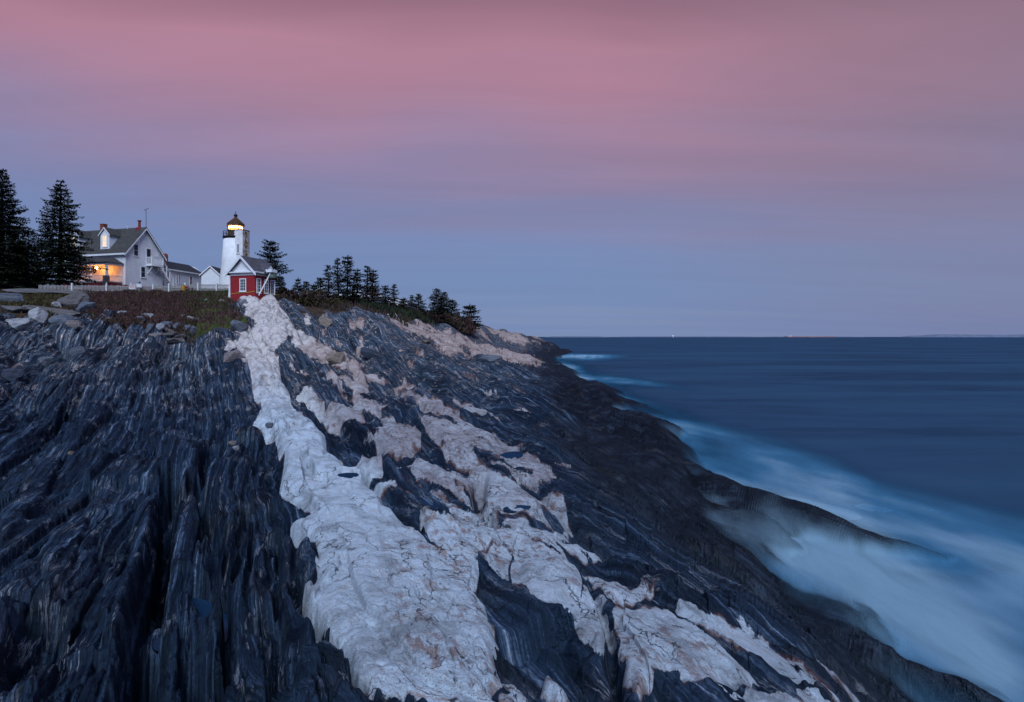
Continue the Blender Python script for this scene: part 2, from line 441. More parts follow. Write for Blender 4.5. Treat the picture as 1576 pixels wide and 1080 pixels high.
# roughness of the dark rock
dz += rough * 0.06 * amp_y ** 0.7 * fbm(XX * 0.9, YY * 0.9, 5, 121, 0.55, SP * 0.9)
for sc, st2_, A, gx_, gy_, sd in ((0.62, 0.14, 0.36, 0.9, 0.5, 181), (1.7, 0.42, 0.17, 1.0, 0.6, 182), (4.6, 1.3, 0.060, 1.2, 0.7, 183), (11.0, 3.2, 0.022, 1.2, 0.8, 184)):
    sh_ = S + 0.10 / sc * perlin(XX * sc * 0.9, YY * sc * 0.5, sd + 30)
    ff, fe = facets(sh_ * sc, T * st2_, sd, gx_, gy_)
    A = A * (1 - 0.55 * nl)
    dz += rough * A * ff * np.clip(1.7 - SP * sc * 1.5, 0, 1) * (0.35 + 0.65 * land) * (1 - 0.3 * wet) - rough * A * 0.30 * (1 - 0.8 * rgt) * (1 - np.clip(fe / 0.08, 0, 1)) * np.clip(1.7 - SP * sc * 1.5, 0, 1)
# terraces: the standing layers have snapped off across their length, leaving steps that face the sea
ff, fe = facets((S + 0.25 * perlin(XX * 0.7, YY * 0.7, 190)) * 0.42, (T + 0.3 * perlin(XX * 0.5, YY * 0.5, 191)) * 0.36, 192, 0.25, 0.5)
ter = np.maximum(midl, nl) * rough
dz += ter * 0.42 * ff
ff, fe = facets((S + 0.1 * perlin(XX * 1.7, YY * 1.7, 193)) * 1.1, T * 0.95, 194, 0.2, 0.5)
dz += ter * 0.13 * ff
# the granite is broken too, in broader flats
for sc, st2_, A, sd in ((0.55, 0.26, 0.16, 281), (1.6, 0.9, 0.055, 282), (4.5, 2.8, 0.018, 283)):
    ff, fe = facets((S + 0.15 / sc * perlin(XX * sc, YY * sc, sd + 3)) * sc, (T + 0.2 / sc * perlin(XX * sc, YY * sc, sd + 4)) * st2_, sd, 0.9, 0.8)
    dz += GRs * A * amp_y ** 0.8 * ff * np.clip(1.7 - SP * sc * 1.5, 0, 1)
# long leaning ribs on the upper left of the ledge
ub = (S + 0.5 * perlin(S * 0.2, T * 0.05, 66)) / 2.9
uf = ub - np.floor(ub)
rh = 0.5 + _h(np.floor(ub), np.floor(T / 15 + 3 * _h(np.floor(ub), ub * 0, 67)), 68)
saw = np.where(uf < 0.72, uf / 0.72, (1 - uf) / 0.28) ** 0.8
dz += 0.55 * rh * (saw - 0.5) * rough * sst(11, 20, YY) * sst(330, 250, PX) * np.clip(YY / 25, 0.6, 1.5)
# granite: pillows, steps, pits; edges rounded and standing proud
prd = sst(-0.03, 0.10 + 0.012 * YY, np.minimum(grm, 1)) * 0.09 + 0.06 * sst(0.05, 0.8, grm)
prd = np.where(GR_SD > -900, prd, 0)
dz += prd * np.clip(YY / 9, 0.8, 1.3)
dz += GRs * 0.05 * amp_y * fbm(XX * 0.55, YY * 0.34, 4, 131, 0.5, SP * 0.6)
dz += GRs * 0.018 * fbm(XX * 6, YY * 6, 4, 135, 0.6, SP * 6)
vb, vr = voronoi(S * 0.75 + 0.35 * perlin(XX * .8, YY * .8, 5), T * 0.34 + 0.3 * perlin(XX * .5, YY * .5, 6), 141)
crk = 1 - np.clip(vb / 0.07, 0, 1)
dz -= GRs * crk * 0.10 * amp_y * np.clip(1.6 - SP * 3, 0, 1) * sst(7, 12, YY)
dz += GRs * ((vr - 0.5) * 0.10 + 0.07 * (np.sqrt(np.clip(vb / 0.3, 0, 1)) - 0.7)) * amp_y * sst(8, 16, YY)
vb2, vr2 = voronoi(S * 2.4 + 0.5 * perlin(XX * 2, YY * 2, 8), T * 1.3 + 0.5 * perlin(XX * 2, YY * 2, 9), 151)
k2 = np.clip(1.6 - SP * 6, 0, 1)
dz -= GRs * (1 - np.clip(vb2 / 0.05, 0, 1)) * 0.03 * k2 * sst(0.1, 0.4, _h(np.floor(S * 0.5), np.floor(T * 0.5), 9))
# upper slopes: broken blocks
vb3, vr3 = voronoi(S * 0.55 / (near / 1.6), T * 0.11 / (near / 1.6), 161)
dz += ((vr3 - 0.5) * 0.45 + 0.35 * (np.sqrt(np.clip(vb3 / 0.4, 0, 1)) - 0.7)) * np.clip(near, 1, 2.6) * sst(22, 45, YY) * land * (1 - 0.4 * GRs)
vb4, vr4 = voronoi(XX * 0.33, YY * 0.14, 171)
dz += ((vr4 - 0.5) * 1.0 + 0.6 * (np.sqrt(np.clip(vb4 / 0.4, 0, 1)) - 0.7)) * sst(80, 150, YY) * land
dz += 1.1 * fbm(XX * 0.2, YY * 0.07, 4, 175, 0.6) * sst(90, 170, YY) * land * (PX > 600)

# ---- clefts, steps and folds that can be named: polylines in plan, from the photo
def at(px, py, Y):
    return ((px - 788) / F * Y, Y, CAMZ - (py - HZ) / F * Y)
def seg_dist(pts):
    d = np.full(XX.shape, 1e9)
    along = np.zeros(XX.shape)
    for a, b in zip(pts[:-1], pts[1:]):
        ex, ey = b[0] - a[0], b[1] - a[1]
        h = np.clip(((XX - a[0]) * ex + (YY - a[1]) * ey) / (ex * ex + ey * ey), 0, 1)
        dd = np.hypot(XX - a[0] - h * ex, YY - a[1] - h * ey)
        d = np.minimum(d, dd)
    return d
def ypx(px, py):
    """metres ahead of the broad slope at a photo point"""
    return float(np.exp(base_logY(np.array([float(px)]), np.array([float(py)])))[0])
def P2(px, py):
    Y = ypx(px, py)
    return ((px - 788) / F * Y, Y)
def groove(pts, width, depth):
    global dz
    d = seg_dist([P2(*p) for p in pts])
    d = d + 0.25 * width * perlin(XX * 2 / width * .6, YY * 2 / width * .6, 33)
    dz -= depth * sst(width, width * 0.45, d)
groove([(196, 1120), (212, 1040), (222, 950), (238, 860), (254, 790), (262, 735)], 0.26, 0.95)
groove([(262, 735), (300, 722), (318, 700)], 0.20, 0.4)
groove([(310, 1100), (300, 990), (318, 905), (332, 820), (308, 740), (318, 690)], 0.14, 0.30)
groove([(352, 1100), (350, 985), (357, 900), (372, 800), (385, 735), (392, 690)], 0.13, 0.35)
groove([(440, 1100), (424, 1000), (408, 900), (424, 840), (410, 800)], 0.14, 0.40)
groove([(400, 985), (372, 975), (356, 962)], 0.14, 0.38)
groove([(460, 820), (436, 805), (420, 795)], 0.16, 0.42)
groove([(620, 1090), (560, 1072), (534, 1040), (505, 985), (478, 940), (455, 905), (470, 880)], 0.10, 0.30)
groove([(540, 720), (590, 760), (640, 800)], 0.22, 0.28)
groove([(585, 700), (540, 665), (500, 625), (470, 600), (440, 575)], 0.55, 0.5)
groove([(640, 790), (700, 760), (760, 800)], 0.12, 0.1)
groove([(985, 1100), (955, 1040), (945, 990), (932, 940), (905, 890)], 0.07, 0.16)
groove([(960, 1100), (900, 1000), (850, 940)], 0.09, 0.10)
groove([(740, 735), (735, 770), (760, 800)], 0.2, 0.3)
groove([(0, 1010), (40, 990), (60, 930)], 0.35, 0.6)
groove([(1320, 1060), (1240, 1010), (1150, 950), (1060, 915)], 0.22, 0.28)
groove([(700, 600), (620, 555), (560, 520), (500, 500)], 0.9, 0.7)
groove([(1000, 880), (880, 800), (800, 740)], 0.3, 0.25)
# trench floor between the layers, lower left, with shelves of rock across it
TR = [[(222, 760), (330, 735), (352, 800), (356, 960), (352, 1100), (196, 1100), (214, 980), (240, 840)]]
trs = mask_sd(TR, PX, PY, 40) * mpp
dz -= 0.30 * sst(0.0, 0.25, trs) * (PY > 700)
# folded rolls of layered rock hugging the granite edge
roll = np.sin((-dl) * 2 * np.pi / 0.34 + 0.8 * perlin(XX * 1.1, YY * 0.7, 301)) 
rmk = sst(20, 60, edge_l - PX) * sst(190, 120, edge_l - PX) * sst(800, 860, PY) * (dl > 0)
dz += rmk * (0.07 * roll + 0.04)

# slabs standing proud of the layers in the left trench
SLABS = [([(222, 742), (240, 702), (262, 690), (262, 738), (244, 746)], .16), ([(264, 706), (310, 699), (311, 731), (291, 735), (288, 751), (266, 748)], .22),
         ([(316, 722), (332, 704), (382, 699), (402, 740), (392, 770), (345, 774), (313, 772)], .20), ([(298, 842), (325, 815), (347, 842), (342, 880), (300, 881)], .20),
         ([(290, 930), (346, 930), (346, 990), (330, 1000), (288, 992)], .20), ([(236, 958), (282, 954), (282, 1045), (222, 1050)], .18),
         ([(355, 800), (386, 790), (382, 850), (374, 930), (353, 940), (350, 860)], .22), ([(390, 822), (426, 815), (424, 890), (422, 938), (398, 952), (376, 930), (386, 880)], .30),
         ([(214, 765), (248, 762), (234, 860), (208, 1000), (196, 1100), (150, 1100), (172, 960), (196, 850)], .16),
         ([(262, 755), (308, 760), (310, 800), (296, 870), (262, 870), (256, 800)], .14), ([(428, 826), (448, 820), (458, 850), (452, 900), (430, 890)], .22),
         ([(340, 1040), (372, 1032), (378, 1100), (338, 1100)], .2), ([(300, 1048), (332, 1040), (334, 1100), (296, 1100)], .16), ([(60, 850), (112, 790), (140, 800), (110, 880), (70, 920)], .16),
         ([(0, 770), (60, 700), (100, 700), (60, 780), (0, 850)], .2), ([(130, 620), (190, 570), (215, 575), (170, 640), (120, 680)], .25)]
for pts_, hh_ in SLABS:
    sd_ = mask_sd([pts_], PX + jx * 0.55, PY + jy * 0.55, 30) * mpp
    k_ = sst(-0.01, 0.05, sd_) if hh_ < 0.5 else 0
    dome = 0.45 * np.sqrt(np.clip(sd_ / 0.25, 0, 1)) + 0.55
    dz = dz * (1 - 0.45 * k_) + hh_ * k_ * dome
# ---- rock ribs running out under the surf
def rib(pts, width, height):
    global dz
    best = np.zeros(XX.shape)
    for a, b in zip(pts[:-1], pts[1:]):
        ex, ey = b[0] - a[0], b[1] - a[1]
        h = np.clip(((XX - a[0]) * ex + (YY - a[1]) * ey) / (ex * ex + ey * ey), 0, 1)
        dd = np.hypot(XX - a[0] - h * ex, YY - a[1] - h * ey)
        wd = a[3] + (b[3] - a[3]) * h
        hh = a[2] + (b[2] - a[2]) * h
        best = np.maximum(best, hh * np.exp(-(dd / wd) ** 2))
    dz += best * (0.9 + 0.3 * perlin(XX * 0.5, YY * 0.5, 401))
def w2(px, py, z):
    Y = (CAMZ - z) * F / (py - HZ)
    return ((px - 788) / F * Y, Y)
def rp(px, py, z, h, w):
    return w2(px, py, z) + (h, w)
RIB1 = [(1000, 690, .70, 2.0), (1060, 714, .80, 2.2), (1120, 740, .92, 2.1), (1180, 760, .95, 2.0), (1250, 780, .95, 1.8), (1310, 806, .75, 1.5), (1370, 829, .55, 1.25), (1440, 852, .28, 1.0), (1500, 868, -.15, .8)]
rib([rp(930, 632, .4, .1, 3.0), rp(985, 648, .2, .45, 2.2), rp(1050, 668, .0, .9, 1.6)], 0, 0)
rib([rp(1100, 790, .3, .4, 1.1), rp(1160, 812, .2, .9, .9), rp(1240, 842, .1, .95, .8), rp(1330, 873, .0, .85, .6)], 0, 0)
rib([rp(1280, 920, .1, .15, .8), rp(1340, 955, .15, .25, .7), rp(1400, 985, .2, .3, .7), rp(1500, 1020, .15, .4, .7), rp(1570, 1060, .1, .4, .6)], 0, 0)
rib([rp(1390, 1020, .7, .55, .7), rp(1470, 1045, .7, .6, .8), rp(1530, 1075, .4, .4, .6)], 0, 0)
rib([rp(900, 607, .6, .8, 2.5), rp(930, 612, .4, .9, 2)], 0, 0)
rib([rp(840, 562, 1.5, 1.2, 6), rp(885, 578, .2, .6, 3)], 0, 0)

dz -= 0.38 * sst(1050, 1250, PX) * sst(2.2, 0.6, ZZ)
q3 = smooth(smooth(dz, 3, 0), 3, 1); q5 = smooth(smooth(dz, 7, 0), 5, 1)
kr = sst(30, 200, PX - edge_l) * (1 - 0.55 * GR)
dz = (0.25 * dz + 0.75 * q3) * (1 - kr) + (0.25 * q3 + 0.75 * q5) * kr
fin, fe = facets(XX * 5.5 + 0.3 * perlin(XX * 3, YY * 3, 901), YY * 3.6, 902, 1.0, 1.0)
led, fe = facets((S + 0.2 * perlin(XX * .6, YY * .6, 905)) * 0.55, T * 0.13, 906, 1.1, 0.5)
led2, fe2 = facets((S + 0.1 * perlin(XX, YY, 907)) * 1.5, T * 0.45, 908, 1.1, 0.6)
lz = kr * (1 - GRs) * sst(0.1, 0.9, ZZ) * sst(5, 9, YY)
dz += smooth(smooth(lz * (0.34 * led * amp_y ** 0.6 + 0.11 * led2), 3, 0), 3, 1)
fin2, fe = facets(XX * 1.5 + 0.3 * perlin(XX, YY, 903), YY * 0.75, 904, 1.0, 1.0)
dz += kr * (0.026 * fin * np.clip(1.7 - SP * 8, 0, 1) + 0.075 * fin2 * np.clip(1.7 - SP * 2.2, 0, 1)) * (0.5 + 0.5 * land)
dz = np.where(BEY, dz * 0.3 + 0.12 * fbm(XX * 0.3, YY * 0.3, 3, 500), dz)
ZB0 = ZZ.copy()
# keep level standing where buildings and the fence are
soil_poly = [[(-80, 440), (-80, 478), (20, 480), (60, 490), (110, 474), (160, 486), (230, 492), (290, 504), (330, 508), (372, 512), (385, 498), (360, 470), (362, 440)],
             [(430, 440), (432, 462), (468, 482), (500, 486), (530, 478), (560, 486), (610, 494), (640, 496), (690, 499), (735, 503), (740, 480), (600, 440)]]
so_sd = mask_sd(soil_poly, PX + fbm(XX * .3, YY * .3, 4, 71) * 16, PY + fbm(XX * .3, YY * .2, 4, 72) * 10)
SOIL = sst(-3, 5, so_sd)
SOIL = np.where(BEY & (PX < 745), 1.0, SOIL)
SOIL = SOIL * (1 - 0.9 * (GR_SD > 0) * (PX > 360) * (PX < 452))
dz = dz * (1 - 0.75 * SOIL) + SOIL * (0.12 * fbm(XX * 0.35, YY * 0.35, 4, 73))
ZZ = ZZ + dz
tgt = np.full(XX.shape, -9.0)
for a, b in zip(RIB1[:-1], RIB1[1:]):
    pa, pb = w2(*a[:3]), w2(*b[:3])
    ex, ey = pb[0] - pa[0], pb[1] - pa[1]
    h = np.clip(((XX - pa[0]) * ex + (YY - pa[1]) * ey) / (ex * ex + ey * ey), 0, 1)
    dd = np.hypot(XX - pa[0] - h * ex, YY - pa[1] - h * ey)
    zc_ = a[2] + (b[2] - a[2]) * h; wd = a[3] + (b[3] - a[3]) * h
    tgt = np.maximum(tgt, (zc_ + 1.6) * np.exp(-(dd / wd) ** 2) - 1.6)
tgt = tgt + 0.13 * fbm(S * 1.2, T * 0.35, 4, 777) * (tgt > -1.5)
ZZ = np.maximum(ZZ, tgt)
GRASS = sst(270, 300, PX + 14 * fbm(XX * .2, YY * .2, 3, 81)) * sst(390, 370, PX) + sst(700, 715, PX) * sst(740, 728, PX)
GRASS = np.clip(GRASS * SOIL, 0, 1)

GR = np.where((GR_SD > -3) & (YY < 13), np.maximum(GR * np.clip(INSET, 0, 1), LENS * 0.9 * zone * (GR_SD < 0)), GR)
GR = smooth(GR, 5, 0)
# ---- tide pools: level water standing in hollows worn into the ledge
POOLS = [
    ([(286, 886), (345, 882), (350, 905), (346, 926), (318, 925), (304, 905)], 'left'),
    ([(238, 940), (284, 936), (290, 952), (262, 958), (236, 956)], 'left'),
    ([(280, 1006), (326, 1000), (330, 1030), (280, 1034)], 'left'),
    ([(510, 746), (530, 741), (552, 742), (548, 750), (524, 753)], 'g'),
    ([(634, 764), (660, 766), (680, 778), (700, 790), (668, 784), (648, 776)], 'g'),
    ([(662, 700), (674, 694), (680, 706), (668, 712)], 'g'),
    ([(764, 700), (786, 698), (806, 703), (800, 711), (774, 709)], 'g'),
    ([(770, 780), (800, 780), (822, 786), (790, 790)], 'g'),
]
pool_info = []
def rounded(pts):
    for _ in range(2):
        q = []
        for (x0, y0), (x1, y1) in zip(pts, pts[1:] + pts[:1]):
            q += [(x0 * .75 + x1 * .25, y0 * .75 + y1 * .25), (x0 * .25 + x1 * .75, y0 * .25 + y1 * .75)]
        pts = q
    return pts
for pts, kind in POOLS:
    pts = rounded(pts)
    m = mask_sd([pts], PX + jx * 0.9, PY + jy * 0.9, 30)
    mm = m * mpp
    ins = m > 0
    zp = float(np.percentile(ZZ[m > -3], 30))
    zp += 0.01
    rim = sst(-0.02, -0.05, mm) * sst(-0.22, -0.10, mm)
    ZZ = np.where(rim > 0, ZZ * (1 - rim) + rim * np.maximum(ZZ, zp + 0.025 + 0.02 * perlin(XX * 4, YY * 4, 57)), ZZ)
    bowl = sst(-0.06 if kind == 'left' else -0.10, 0.05, mm)
    target = zp - 0.02 - 0.06 * sst(0, 0.15, mm) + 0.085 * perlin(S * 2.6, T * 1.1, 55) + 0.04 * perlin(S * 7, T * 3, 56)
    ZZ = np.where(bowl > 0, ZZ * (1 - bowl) + np.minimum(ZZ, target) * bowl, ZZ)
    pool_info.append((pts, zp))

# ------------------------------------------------------------------ mesh helpers
def link(o, parent=None):
    C.objects.link(o)
    if parent is not None:
        o.parent = parent
    return o

def tag(o, label=None, cat=None, group=None, kind=None):
    if label: o['label'] = label
    if cat: o['category'] = cat
    if group: o['group'] = group
    if kind: o['kind'] = kind
    return o

def grid_mesh(name, X, Y, Z, mat, attrs=None, keep=None, smoothed=False):
    R, K = X.shape
    idx = np.arange(R * K).reshape(R, K)
    a = idx[:-1, :-1]; b = idx[:-1, 1:]; c = idx[1:, 1:]; d = idx[1:, :-1]
    quads = np.stack([a, b, c, d], -1).reshape(-1, 4)
    co = np.stack([X, Y, Z], -1).reshape(-1, 3)
    if keep is not None:
        kq = (keep[:-1, :-1] | keep[:-1, 1:] | keep[1:, 1:] | keep[1:, :-1]).reshape(-1)
        quads = quads[kq]
        used = np.zeros(R * K, bool); used[quads.ravel()] = True
        remap = np.cumsum(used) - 1
        quads = remap[quads]; co = co[used]
    else:
        used = np.ones(R * K, bool)
    me = bpy.data.meshes.new(name)
    me.vertices.add(len(co)); me.vertices.foreach_set('co', co.ravel().astype(np.float32))
    n = len(quads)
    me.loops.add(n * 4); me.loops.foreach_set('vertex_index', quads.ravel().astype(np.int32))
    me.polygons.add(n)
    me.polygons.foreach_set('loop_start', np.arange(0, n * 4, 4, dtype=np.int32))
    me.polygons.foreach_set('loop_total', np.full(n, 4, dtype=np.int32))
    me.polygons.foreach_set('use_smooth', np.full(n, smoothed, dtype=bool))
    for k, v in (attrs or {}).items():
        if isinstance(v, tuple):
            at_ = me.attributes.new(k, 'FLOAT_VECTOR', 'POINT')
            at_.data.foreach_set('vector', np.stack([q.reshape(-1)[used] for q in v], -1).ravel().astype(np.float32))
        else:
            at_ = me.attributes.new(k, 'FLOAT', 'POINT')
            at_.data.foreach_set('value', v.reshape(-1)[used].astype(np.float32))
    me.update(); me.validate()
    me.materials.append(mat)
    o = bpy.data.objects.new(name, me)
    return link(o)

def mat_new(name):
    m = bpy.data.materials.new(name)
    m.use_nodes = True
    m.node_tree.nodes.clear()
    return m, NT(m.node_tree)

def principled(N, color, rough=0.7, bump=None, bump_s=0.3, bump_d=0.02, **ins):
    b = N.n('ShaderNodeBsdfPrincipled')
    for k, v in {'Base Color': color, 'Roughness': rough, **ins}.items():
        if isinstance(v, bpy.types.NodeSocket):
            N.link(v, b.inputs[k])
        else:
            b.inputs[k].default_value = v
    if bump is not None:
        bp = N.n('ShaderNodeBump', ins={'Strength': bump_s, 'Distance': bump_d, 'Height': bump})
        N.link(bp.outputs[0], b.inputs['Normal'])
    N.n('ShaderNodeOutputMaterial', ins={0: b.outputs[0]})
    return b

# ---- rock of the ledge
mrock, N = mat_new("ledge_rock")
def attr(N, name, out=2):
    return N.n('ShaderNodeAttribute', attribute_name=name).outputs[out]
gr = attr(N, 'granite'); wt = attr(N, 'wet'); so = attr(N, 'soil'); ga = attr(N, 'grass'); ru = attr(N, 'rust')
st = attr(N, 'strata', 1)
pos = N.n('ShaderNodeTexCoord').outputs['Object']
fine = N.n('ShaderNodeMapping', ins={'Vector': st, 'Scale': (8.0, 0.16, 0.8)}).outputs[0]
band = N.noise(fine, 1.0, 7, 0.72, 0.08)
fine2 = N.n('ShaderNodeMapping', ins={'Vector': st, 'Scale': (30.0, 0.9, 3.0)}).outputs[0]
band2 = N.noise(fine2, 1.0, 5, 0.65, 0.1)
grit = N.noise(pos, 22, 6, 0.7)
broad = N.noise(pos, 0.35, 4, 0.55)
bb = N.math('ADD', N.math('MULTIPLY', band, 0.58), N.math('ADD', N.math('MULTIPLY', band2, 0.26), N.math('MULTIPLY', grit, 0.16)))
dark = N.ramp(bb, [(0.37, (0.0006, 0.0014, 0.0036)), (0.46, (0.0030, 0.0062, 0.0135)), (0.53, (0.0105, 0.020, 0.039)), (0.595, (0.056, 0.086, 0.135)), (0.655, (0.34, 0.41, 0.50))])  # pale end: quartz streaks, plus thin sky highlights painted in along the layers
jv = N.n('ShaderNodeTexVoronoi', feature='DISTANCE_TO_EDGE', ins={'Vector': N.n('ShaderNodeMapping', ins={'Vector': st, 'Scale': (2.6, 1.15, 1.0)}).outputs[0], 'Scale': 1.0, 'Randomness': 0.8}).outputs[0]
joint = N.math('MULTIPLY', N.mapr(jv, 0.035, 0.0), N.mapr(N.noise(pos, 0.9, 3), 0.40, 0.52))
dark = N.mix(N.math('MULTIPLY', joint, 0.9), dark, (0.0015, 0.002, 0.003, 1))
brown = N.mapr(N.noise(pos, 0.9, 5, 0.6), 0.52, 0.68)
dark = N.mix(N.math('MULTIPLY', brown, 0.6), dark, N.mix(1.0, dark, (2.4, 1.35, 0.85, 1), 'MULTIPLY'))
dark = N.mix(N.math('MULTIPLY', N.mapr(broad, 0.42, 0.62), 0.5), dark, N.mix(1.0, dark, (1.9, 1.85, 1.8, 1), 'MULTIPLY'))
thr = N.noise(N.n('ShaderNodeMapping', ins={'Vector': st, 'Scale': (2.2, 0.10, 0.5)}).outputs[0], 1.0, 8, 0.75, 0.05)
thread = N.math('MULTIPLY', N.mapr(N.math('ABSOLUTE', N.math('SUBTRACT', thr, 0.5)), 0.012, 0.0), N.mapr(N.noise(pos, 1.4, 4, 0.6), 0.50, 0.62))
dark = N.mix(N.math('MULTIPLY', thread, 0.75), dark, (0.30, 0.31, 0.34, 1))
# higher, drier rock is greyer and paler
dry = attr(N, 'dry')
dark = N.mix(dry, dark, N.mix(1.0, dark, (4.0, 2.9, 2.1, 1), 'MULTIPLY'))
blackwet = N.mix(N.mapr(bb, 0.4, 0.65), (0.003, 0.005, 0.008, 1), (0.034, 0.046, 0.064, 1))
blackwet = N.mix(N.math('MULTIPLY', N.mapr(N.noise(pos, 0.45, 5, 0.65), 0.54, 0.66), 0.6), blackwet, (0.045, 0.036, 0.024, 1))
dark = N.mix(N.math('MULTIPLY', wt, 0.9), dark, blackwet)
# granite
g1 = N.noise(pos, 2.2, 6, 0.6, 0.3)
g2 = N.noise(pos, 38.0, 3, 0.7)
gv = N.noise(N.n('ShaderNodeMapping', ins={'Vector': st, 'Scale': (3.6, 1.5, 2.0)}).outputs[0], 2.2, 7, 0.72, 0.2)
gran = N.ramp(g1, [(0.30, (0.22, 0.23, 0.25)), (0.42, (0.40, 0.45, 0.50)), (0.55, (0.55, 0.63, 0.71)), (0.7, (0.48, 0.48, 0.49))])
gran = N.mix(N.mapr(g2, 0.35, 0.7, 0.0, 0.55), gran, (0.54, 0.62, 0.70, 1))
gran = N.mix(N.mapr(N.noise(pos, 60, 3, 0.7), 0.54, 0.66, 0, 0.75), gran, (0.12, 0.11, 0.11, 1))
rustm = N.math('MULTIPLY', N.mapr(gv, 0.50, 0.60), ru)
gran = N.mix(N.math('MULTIPLY', rustm, 0.7), gran, N.ramp(N.noise(pos, 9, 4, 0.6), [(0.3, (0.10, 0.04, 0.03)), (0.6, (0.30, 0.17, 0.13))]))
gran = N.mix(N.math('MULTIPLY', N.mapr(N.noise(pos, 0.8, 5, 0.62, 0.5), 0.52, 0.70), 0.6), gran, (0.15, 0.15, 0.16, 1))
gran = N.mix(N.math('MULTIPLY', N.mapr(N.noise(N.n('ShaderNodeMapping', ins={'Vector': st, 'Scale': (5, 1.5, 2)}).outputs[0], 3.0, 5, 0.65, 1.0), 0.60, 0.66), N.mapr(ru, 0.2, 0.9, 0.15, 0.9)), gran, (0.035, 0.037, 0.045, 1))
vo = N.n('ShaderNodeTexVoronoi', feature='DISTANCE_TO_EDGE', ins={'Vector': N.n('ShaderNodeVectorMath', operation='ADD', ins={0: N.n('ShaderNodeMapping', ins={'Vector': st, 'Scale': (2.0, 0.8, 1.5)}).outputs[0], 1: N.n('ShaderNodeTexNoise', ins={'Vector': pos, 'Scale': 2.5, 'Detail': 5}).outputs[1]}).outputs[0], 'Scale': 1.0}).outputs[0]
crack = N.math('MULTIPLY', N.mapr(vo, 0.018, 0.0), N.mapr(N.noise(pos, 0.7, 3), 0.42, 0.55))
gran = N.mix(N.math('MULTIPLY', crack, 0.85), gran, (0.02, 0.018, 0.02, 1))
gran = N.mix(attr(N, 'dull'), gran, N.mix(1.0, gran, (0.62, 0.52, 0.50, 1), 'MULTIPLY'))
warmtop = attr(N, 'warm')
gran = N.mix(N.math('MULTIPLY', warmtop, 0.75), gran, N.mix(1.0, gran, (1.32, 1.0, 0.80, 1), 'MULTIPLY'))
# ragged border, finer than the mesh
edge = N.math('ADD', gr, N.math('MULTIPLY', N.math('SUBTRACT', N.noise(pos, 14, 5, 0.65), 0.5), 0.9))
gm = N.mapr(edge, 0.42, 0.56)
col = N.mix(gm, dark, gran)
rb = N.math('MULTIPLY', N.math('MULTIPLY', N.mapr(edge, 0.2, 0.5), N.mapr(edge, 0.95, 0.55)), N.mapr(N.noise(pos, 1.7, 3, 0.5), 0.45, 0.62))
col = N.mix(N.math('MULTIPLY', rb, 0.8), col, (0.10, 0.035, 0.02, 1))
# algae and wet stain on low granite
col = N.mix(N.math('MULTIPLY', wt, N.mapr(N.noise(pos, 1.1, 4, 0.6), 0.3, 0.55)), col, N.mix(1.0, col, (0.22, 0.2, 0.18, 1), 'MULTIPLY'))
# soil and turf
soilc = N.ramp(N.noise(pos, 1.6, 6, 0.65), [(0.3, (0.025, 0.017, 0.013)), (0.5, (0.055, 0.036, 0.026)), (0.7, (0.09, 0.065, 0.045))])
turf = N.ramp(N.noise(pos, 2.4, 6, 0.7), [(0.3, (0.018, 0.026, 0.008)), (0.5, (0.045, 0.062, 0.018)), (0.7, (0.10, 0.10, 0.04))])
soilc = N.mix(N.mapr(N.math('ADD', ga, N.math('MULTIPLY', N.math('SUBTRACT', N.noise(pos, 0.8, 4), 0.5), 0.8)), 0.35, 0.65), soilc, turf)
sm = N.mapr(N.math('ADD', so, N.math('MULTIPLY', N.math('SUBTRACT', N.noise(pos, 1.2, 5, 0.65), 0.5), 1.2)), 0.42, 0.62)
col = N.mix(sm, col, soilc)
rg = N.mix(gm, N.mapr(broad, 0.4, 0.6, 0.42, 0.62), (0.88, 0.88, 0.88, 1))
rg = N.mix(wt, rg, (0.28, 0.28, 0.28, 1))
rg = N.mix(sm, rg, (0.95, 0.95, 0.95, 1))
dull = attr(N, 'dull')
hb = N.math('ADD', N.math('MULTIPLY', bb, N.math('SUBTRACT', 1.1, gm)), N.math('SUBTRACT', N.math('MULTIPLY', N.noise(pos, 9, 8, 0.75), N.math('ADD', 0.4, N.math('MULTIPLY', gm, 0.7))), N.math('MULTIPLY', crack, 0.4)))
bp = N.n('ShaderNodeBump', ins={'Strength': 1.0, 'Distance': 0.09, 'Height': hb})
df = N.n('ShaderNodeBsdfDiffuse', ins={0: col, 1: 0.6, 'Normal': bp.outputs[0]})
gsy = N.n('ShaderNodeBsdfGlossy', ins={0: (0.55, 0.78, 1.0, 1), 1: rg, 'Normal': bp.outputs[0]})
gfc = N.math('MULTIPLY', N.math('SUBTRACT', 1.0, sm), N.math('ADD', N.mapr(gm, 0, 1, 0.035, 0.01), N.math('MULTIPLY', wt, 0.03)))
mx = N.n('ShaderNodeMixShader', ins={0: gfc, 1: df.outputs[0], 2: gsy.outputs[0]})
N.n('ShaderNodeOutputMaterial', ins={0: mx.outputs[0]})

